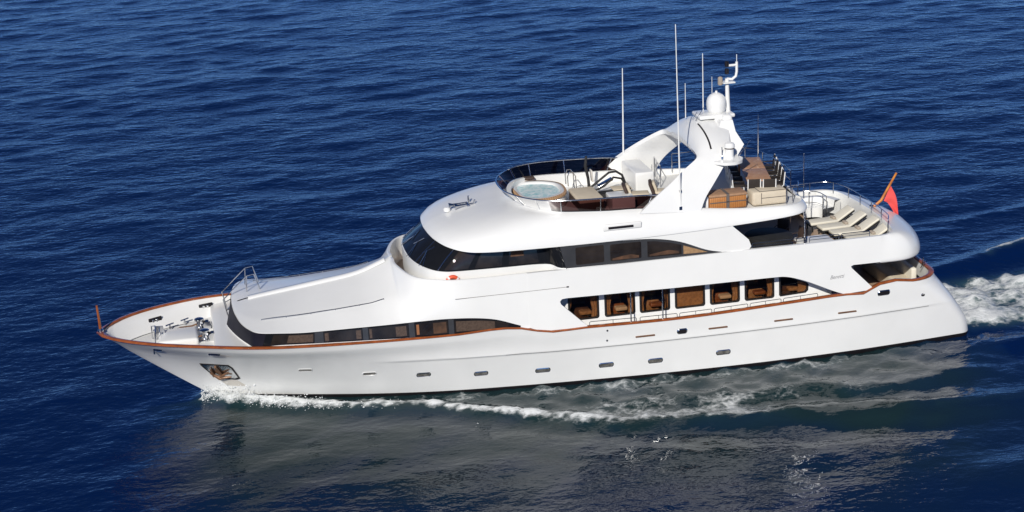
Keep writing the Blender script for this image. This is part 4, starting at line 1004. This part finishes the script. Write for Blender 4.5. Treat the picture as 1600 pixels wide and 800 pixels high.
# broken foam between bow wave and hull
mid = (D > 0) & (D < cb) & al
foam += np.where(mid, np.interp(X, [5, 7, 10, 13, 17, 20, 24, 28, 33, 36], [.3, .5, .60, .45, .36, .36, .36, .36, .30, .2])*(1+.25*n3), 0)
foam += .35*band(D, .35+.35*n3*.3, .35)*np.interp(X, [9, 13, 26, 33, 36], [0, .6, .6, .25, 0])
foam += .52*band(D, 3.4+.5*n3*.3, 1.5)*np.interp(X, [14.5, 17, 21, 25, 30], [0, 1, 1, .75, 0])*(1+.25*n1)
foam += .30*band(D, .7, .5)*np.interp(X, [10, 13, 28, 34], [0, 1, 1, 0])
# side wave trains astern of the bow wave
for c0, sl3, x0, x1, amp in ((2.2, .10, 18, 37, .16), (4.2, .16, 20, 44, .15), (5.6, .16, 22, 50, .13)):
    cc_ = c0+sl3*(X-x0); msk = np.clip((X-x0)/4, 0, 1)*np.clip((x1-X)/6, 0, 1)
    bmp += amp*msk*(band(D, cc_+.25*n3, .55)-.5*band(D, cc_+1.0, .8)); foam += .10*msk*band(D, cc_, .5)
bmp += np.where(al, .05*n2*np.exp(-np.maximum(D, 0)/4)*np.clip((X-12)/6, 0, 1), 0)
# stern wash
xw = X-34.6; ww = 3.3+.12*np.maximum(xw, 0); inw = np.clip((xw)/1.0, 0, 1)
e_ = np.clip((ww-np.abs(Y-.5))/1.3, 0, 1)*inw
foam += e_*np.interp(xw, [0, 4, 10, 30, 60], [1.2, 1.1, .95, .6, .3])*(1+.10*n1)
bmp += e_*(.06*n1+.025*n2+.12*np.exp(-(xw/5)**2))
ce = 4.6+.42*np.maximum(X-37.5, 0)
for sgn in (1, -1):
    q = np.clip((X-37)/4, 0, 1)
    foam += (1.25 if sgn > 0 else .15)*np.clip((X-39)/2.5, 0, 1)*band(Y*sgn, ce+.3+.15*n1, .45+.02*np.maximum(X-39, 0))
    bmp += .30*np.clip((X-33.5)/4, 0, 1)*(band(Y*sgn, ce, .8)-.45*band(Y*sgn, ce-1.8, 1.1))
bmp *= fade; Z = Z*fade
near = np.exp(-(np.maximum(D, 0)/9)**2)*((X > 2) & (X < 40))
Z = Z*(1-.68*near)+bmp
# keep the water just under the hull skin inside the boat
ins = (D < -.15) & (X > 4.6) & (X < 35.2); Z[ins] = np.minimum(Z[ins], -.05)
foam = np.clip(foam, 0, 1.3)
fo = (foam > .25)
Z += np.where(fo, foam*(.022*n2+.022*n1), 0)*fade
ny_, nx_ = X.shape
co = np.stack([X, Y, Z], -1).reshape(-1, 3).astype(np.float32)
idx = np.arange(nx_*ny_).reshape(ny_, nx_)
quads = np.stack([idx[:-1, :-1], idx[:-1, 1:], idx[1:, 1:], idx[1:, :-1]], -1).reshape(-1, 4)
me = bpy.data.meshes.new('sea'); me.vertices.add(len(co)); me.vertices.foreach_set('co', co.ravel())
me.loops.add(quads.size); me.loops.foreach_set('vertex_index', quads.ravel().astype(np.int32))
me.polygons.add(len(quads)); me.polygons.foreach_set('loop_start', (np.arange(len(quads))*4).astype(np.int32)); me.polygons.foreach_set('loop_total', np.full(len(quads), 4, np.int32))
me.polygons.foreach_set('use_smooth', np.ones(len(quads), bool))
me.update(calc_edges=True); me.validate()
calm_reflection = np.exp(-(np.maximum(D-2, 0)/10)**2)*np.clip((X-1)/4, 0, 1)*np.clip((36-X)/6, 0, 1)*(Y < 0)*(1-.25*np.clip(n3, -1, 1))  # damps ripples and masks the reflection tone painted into the water beside the hull
at = me.attributes.new('calm_reflection', 'FLOAT', 'POINT'); at.data.foreach_set('value', np.clip(calm_reflection, 0, 1).ravel().astype(np.float32))
at = me.attributes.new('foam', 'FLOAT', 'POINT'); at.data.foreach_set('value', foam.ravel().astype(np.float32))
wt = bpy.data.materials.new('sea_water'); wt.use_nodes = True
n = wt.node_tree.nodes; l = wt.node_tree.links; b = n['Principled BSDF']
b.inputs['Base Color'].default_value = (.0008, .0105, .060, 1); b.inputs['Roughness'].default_value = .06; b.inputs['IOR'].default_value = 1.333
tc = n.new('ShaderNodeTexCoord')
def nzn(scale, det, sx, sy, rot, rough=.55):
    mp = n.new('ShaderNodeMapping'); mp.inputs['Scale'].default_value = (sx, sy, 1); mp.inputs['Rotation'].default_value = (0, 0, rot)
    l.new(tc.outputs['Object'], mp.inputs[0]); t = n.new('ShaderNodeTexNoise'); t.inputs['Scale'].default_value = scale; t.inputs['Detail'].default_value = det; t.inputs['Roughness'].default_value = rough
    l.new(mp.outputs[0], t.inputs['Vector']); return t
def mth(op, a, b_=None, c=None):
    q = n.new('ShaderNodeMath'); q.operation = op
    for i, v_ in enumerate((a, b_, c)):
        if v_ is None: continue
        if isinstance(v_, (int, float)): q.inputs[i].default_value = v_
        else: l.new(v_, q.inputs[i])
    return q.outputs[0]
r1 = nzn(1.4, 3, .75, 1.15, .35); r2 = nzn(3.9, 3, .8, 1.15, -.3)
ca = n.new('ShaderNodeAttribute'); ca.attribute_name = 'calm_reflection'
hgt = mth('MULTIPLY', mth('ADD', mth('MULTIPLY', r1.outputs[0], .085), mth('MULTIPLY', r2.outputs[0], .016)), mth('SUBTRACT', 1., mth('MULTIPLY', ca.outputs['Fac'], .6)))
bp = n.new('ShaderNodeBump'); bp.inputs['Strength'].default_value = 1.0; bp.inputs['Distance'].default_value = 1.0
l.new(hgt, bp.inputs['Height']); l.new(bp.outputs[0], b.inputs['Normal'])
fa = n.new('ShaderNodeAttribute'); fa.attribute_name = 'foam'
f1 = nzn(1.3, 8, .8, 1.1, .1, .68); f2 = nzn(4.5, 6, .8, 1.2, .1, .7)
vor = n.new('ShaderNodeTexVoronoi'); vor.feature = 'DISTANCE_TO_EDGE'; vor.inputs['Scale'].default_value = 1.9
mpv = n.new('ShaderNodeVectorMath'); mpv.operation = 'ADD'; l.new(tc.outputs['Object'], mpv.inputs[0]); sc = n.new('ShaderNodeVectorMath'); sc.operation = 'SCALE'; sc.inputs['Scale'].default_value = .9; l.new(f1.outputs[1], sc.inputs[0]); l.new(sc.outputs[0], mpv.inputs[1]); l.new(mpv.outputs[0], vor.inputs['Vector'])
lace = mth('SUBTRACT', .62, mth('MULTIPLY', vor.outputs['Distance'], 1.5))
pat = mth('ADD', mth('MULTIPLY', f1.outputs[0], .50), mth('ADD', mth('MULTIPLY', f2.outputs[0], .46), mth('MULTIPLY', lace, .25)))   # ~.3-.9
thr = mth('SUBTRACT', 1.02, mth('MULTIPLY', fa.outputs['Fac'], .55))
fm_ = n.new('ShaderNodeMapRange'); fm_.interpolation_type = 'SMOOTHSTEP'; l.new(mth('SUBTRACT', pat, thr), fm_.inputs[0]); fm_.inputs['From Min'].default_value = -.06; fm_.inputs['From Max'].default_value = .30
gate = mth('MULTIPLY', fm_.outputs[0], mth('MINIMUM', mth('MULTIPLY', fa.outputs['Fac'], 6.), 1.))
fb = n.new('ShaderNodeBsdfDiffuse'); fb.inputs[0].default_value = (.78, .80, .80, 1)
fbp = n.new('ShaderNodeBump'); fbp.inputs['Strength'].default_value = .8; fbp.inputs['Distance'].default_value = .12; l.new(pat, fbp.inputs['Height']); l.new(fbp.outputs[0], fb.inputs['Normal'])
# aerated water: paler green near foam; then grey-green hull reflection tone painted into the colour
mxc = n.new('ShaderNodeMix'); mxc.data_type = 'RGBA'; mxc.inputs[6].default_value = (.0008, .0105, .060, 1); mxc.inputs[7].default_value = (.045, .105, .11, 1)
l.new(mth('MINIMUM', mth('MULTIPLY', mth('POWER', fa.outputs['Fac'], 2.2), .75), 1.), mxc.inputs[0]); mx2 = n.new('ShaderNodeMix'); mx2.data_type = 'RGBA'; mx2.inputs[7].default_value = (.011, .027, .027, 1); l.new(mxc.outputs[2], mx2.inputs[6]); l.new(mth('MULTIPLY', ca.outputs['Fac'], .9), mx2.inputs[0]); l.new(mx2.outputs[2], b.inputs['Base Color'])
ms = n.new('ShaderNodeMixShader'); l.new(gate, ms.inputs[0]); l.new(b.outputs[0], ms.inputs[1]); l.new(fb.outputs[0], ms.inputs[2]); l.new(ms.outputs[0], n['Material Output'].inputs[0])
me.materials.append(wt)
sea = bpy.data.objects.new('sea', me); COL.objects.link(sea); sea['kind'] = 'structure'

# spray thrown up by the bow wave: a cloud of small droplets
sp_rng = np.random.default_rng(11); m = MB()
OCT = [(1, 0, 0), (0, 1, 0), (-1, 0, 0), (0, -1, 0), (0, 0, 1), (0, 0, -1)]; OF = [(0, 1, 4), (1, 2, 4), (2, 3, 4), (3, 0, 4), (1, 0, 5), (2, 1, 5), (3, 2, 5), (0, 3, 5)]
for k in range(3200):
    x = 3.7+abs(sp_rng.normal(0, 2.6)); hb_ = float(np.interp(x, bwx, bwy)); c_ = float(np.interp(x, [3.4, 4.5, 6, 8, 10, 12.6, 14], [.2, .5, .8, 1.0, 1.2, 1.35, 1.9]))
    sg = -1 if k % 4 else 1
    y = sg*(hb_+max(.05, c_+sp_rng.normal(0, .22))); zt = .22+.30*math.exp(-((x-4.6)/1.6)**2)
    z = .05+abs(sp_rng.normal(0, zt*.55)); r_ = float(np.clip(sp_rng.lognormal(-4.3, .4), .007, .027)); a_ = sp_rng.uniform(.6, 1.5, 3)
    m.add([(x+p[0]*r_*a_[0]*1.5, y+p[1]*r_*a_[1], z+p[2]*r_*a_[2]) for p in OCT], OF)
sprm = mat('white_spray', (.80, .82, .82), .6)
spo = m.build('bow_spray', sprm, None, merge=0, sharp=180); spo['kind'] = 'stuff'
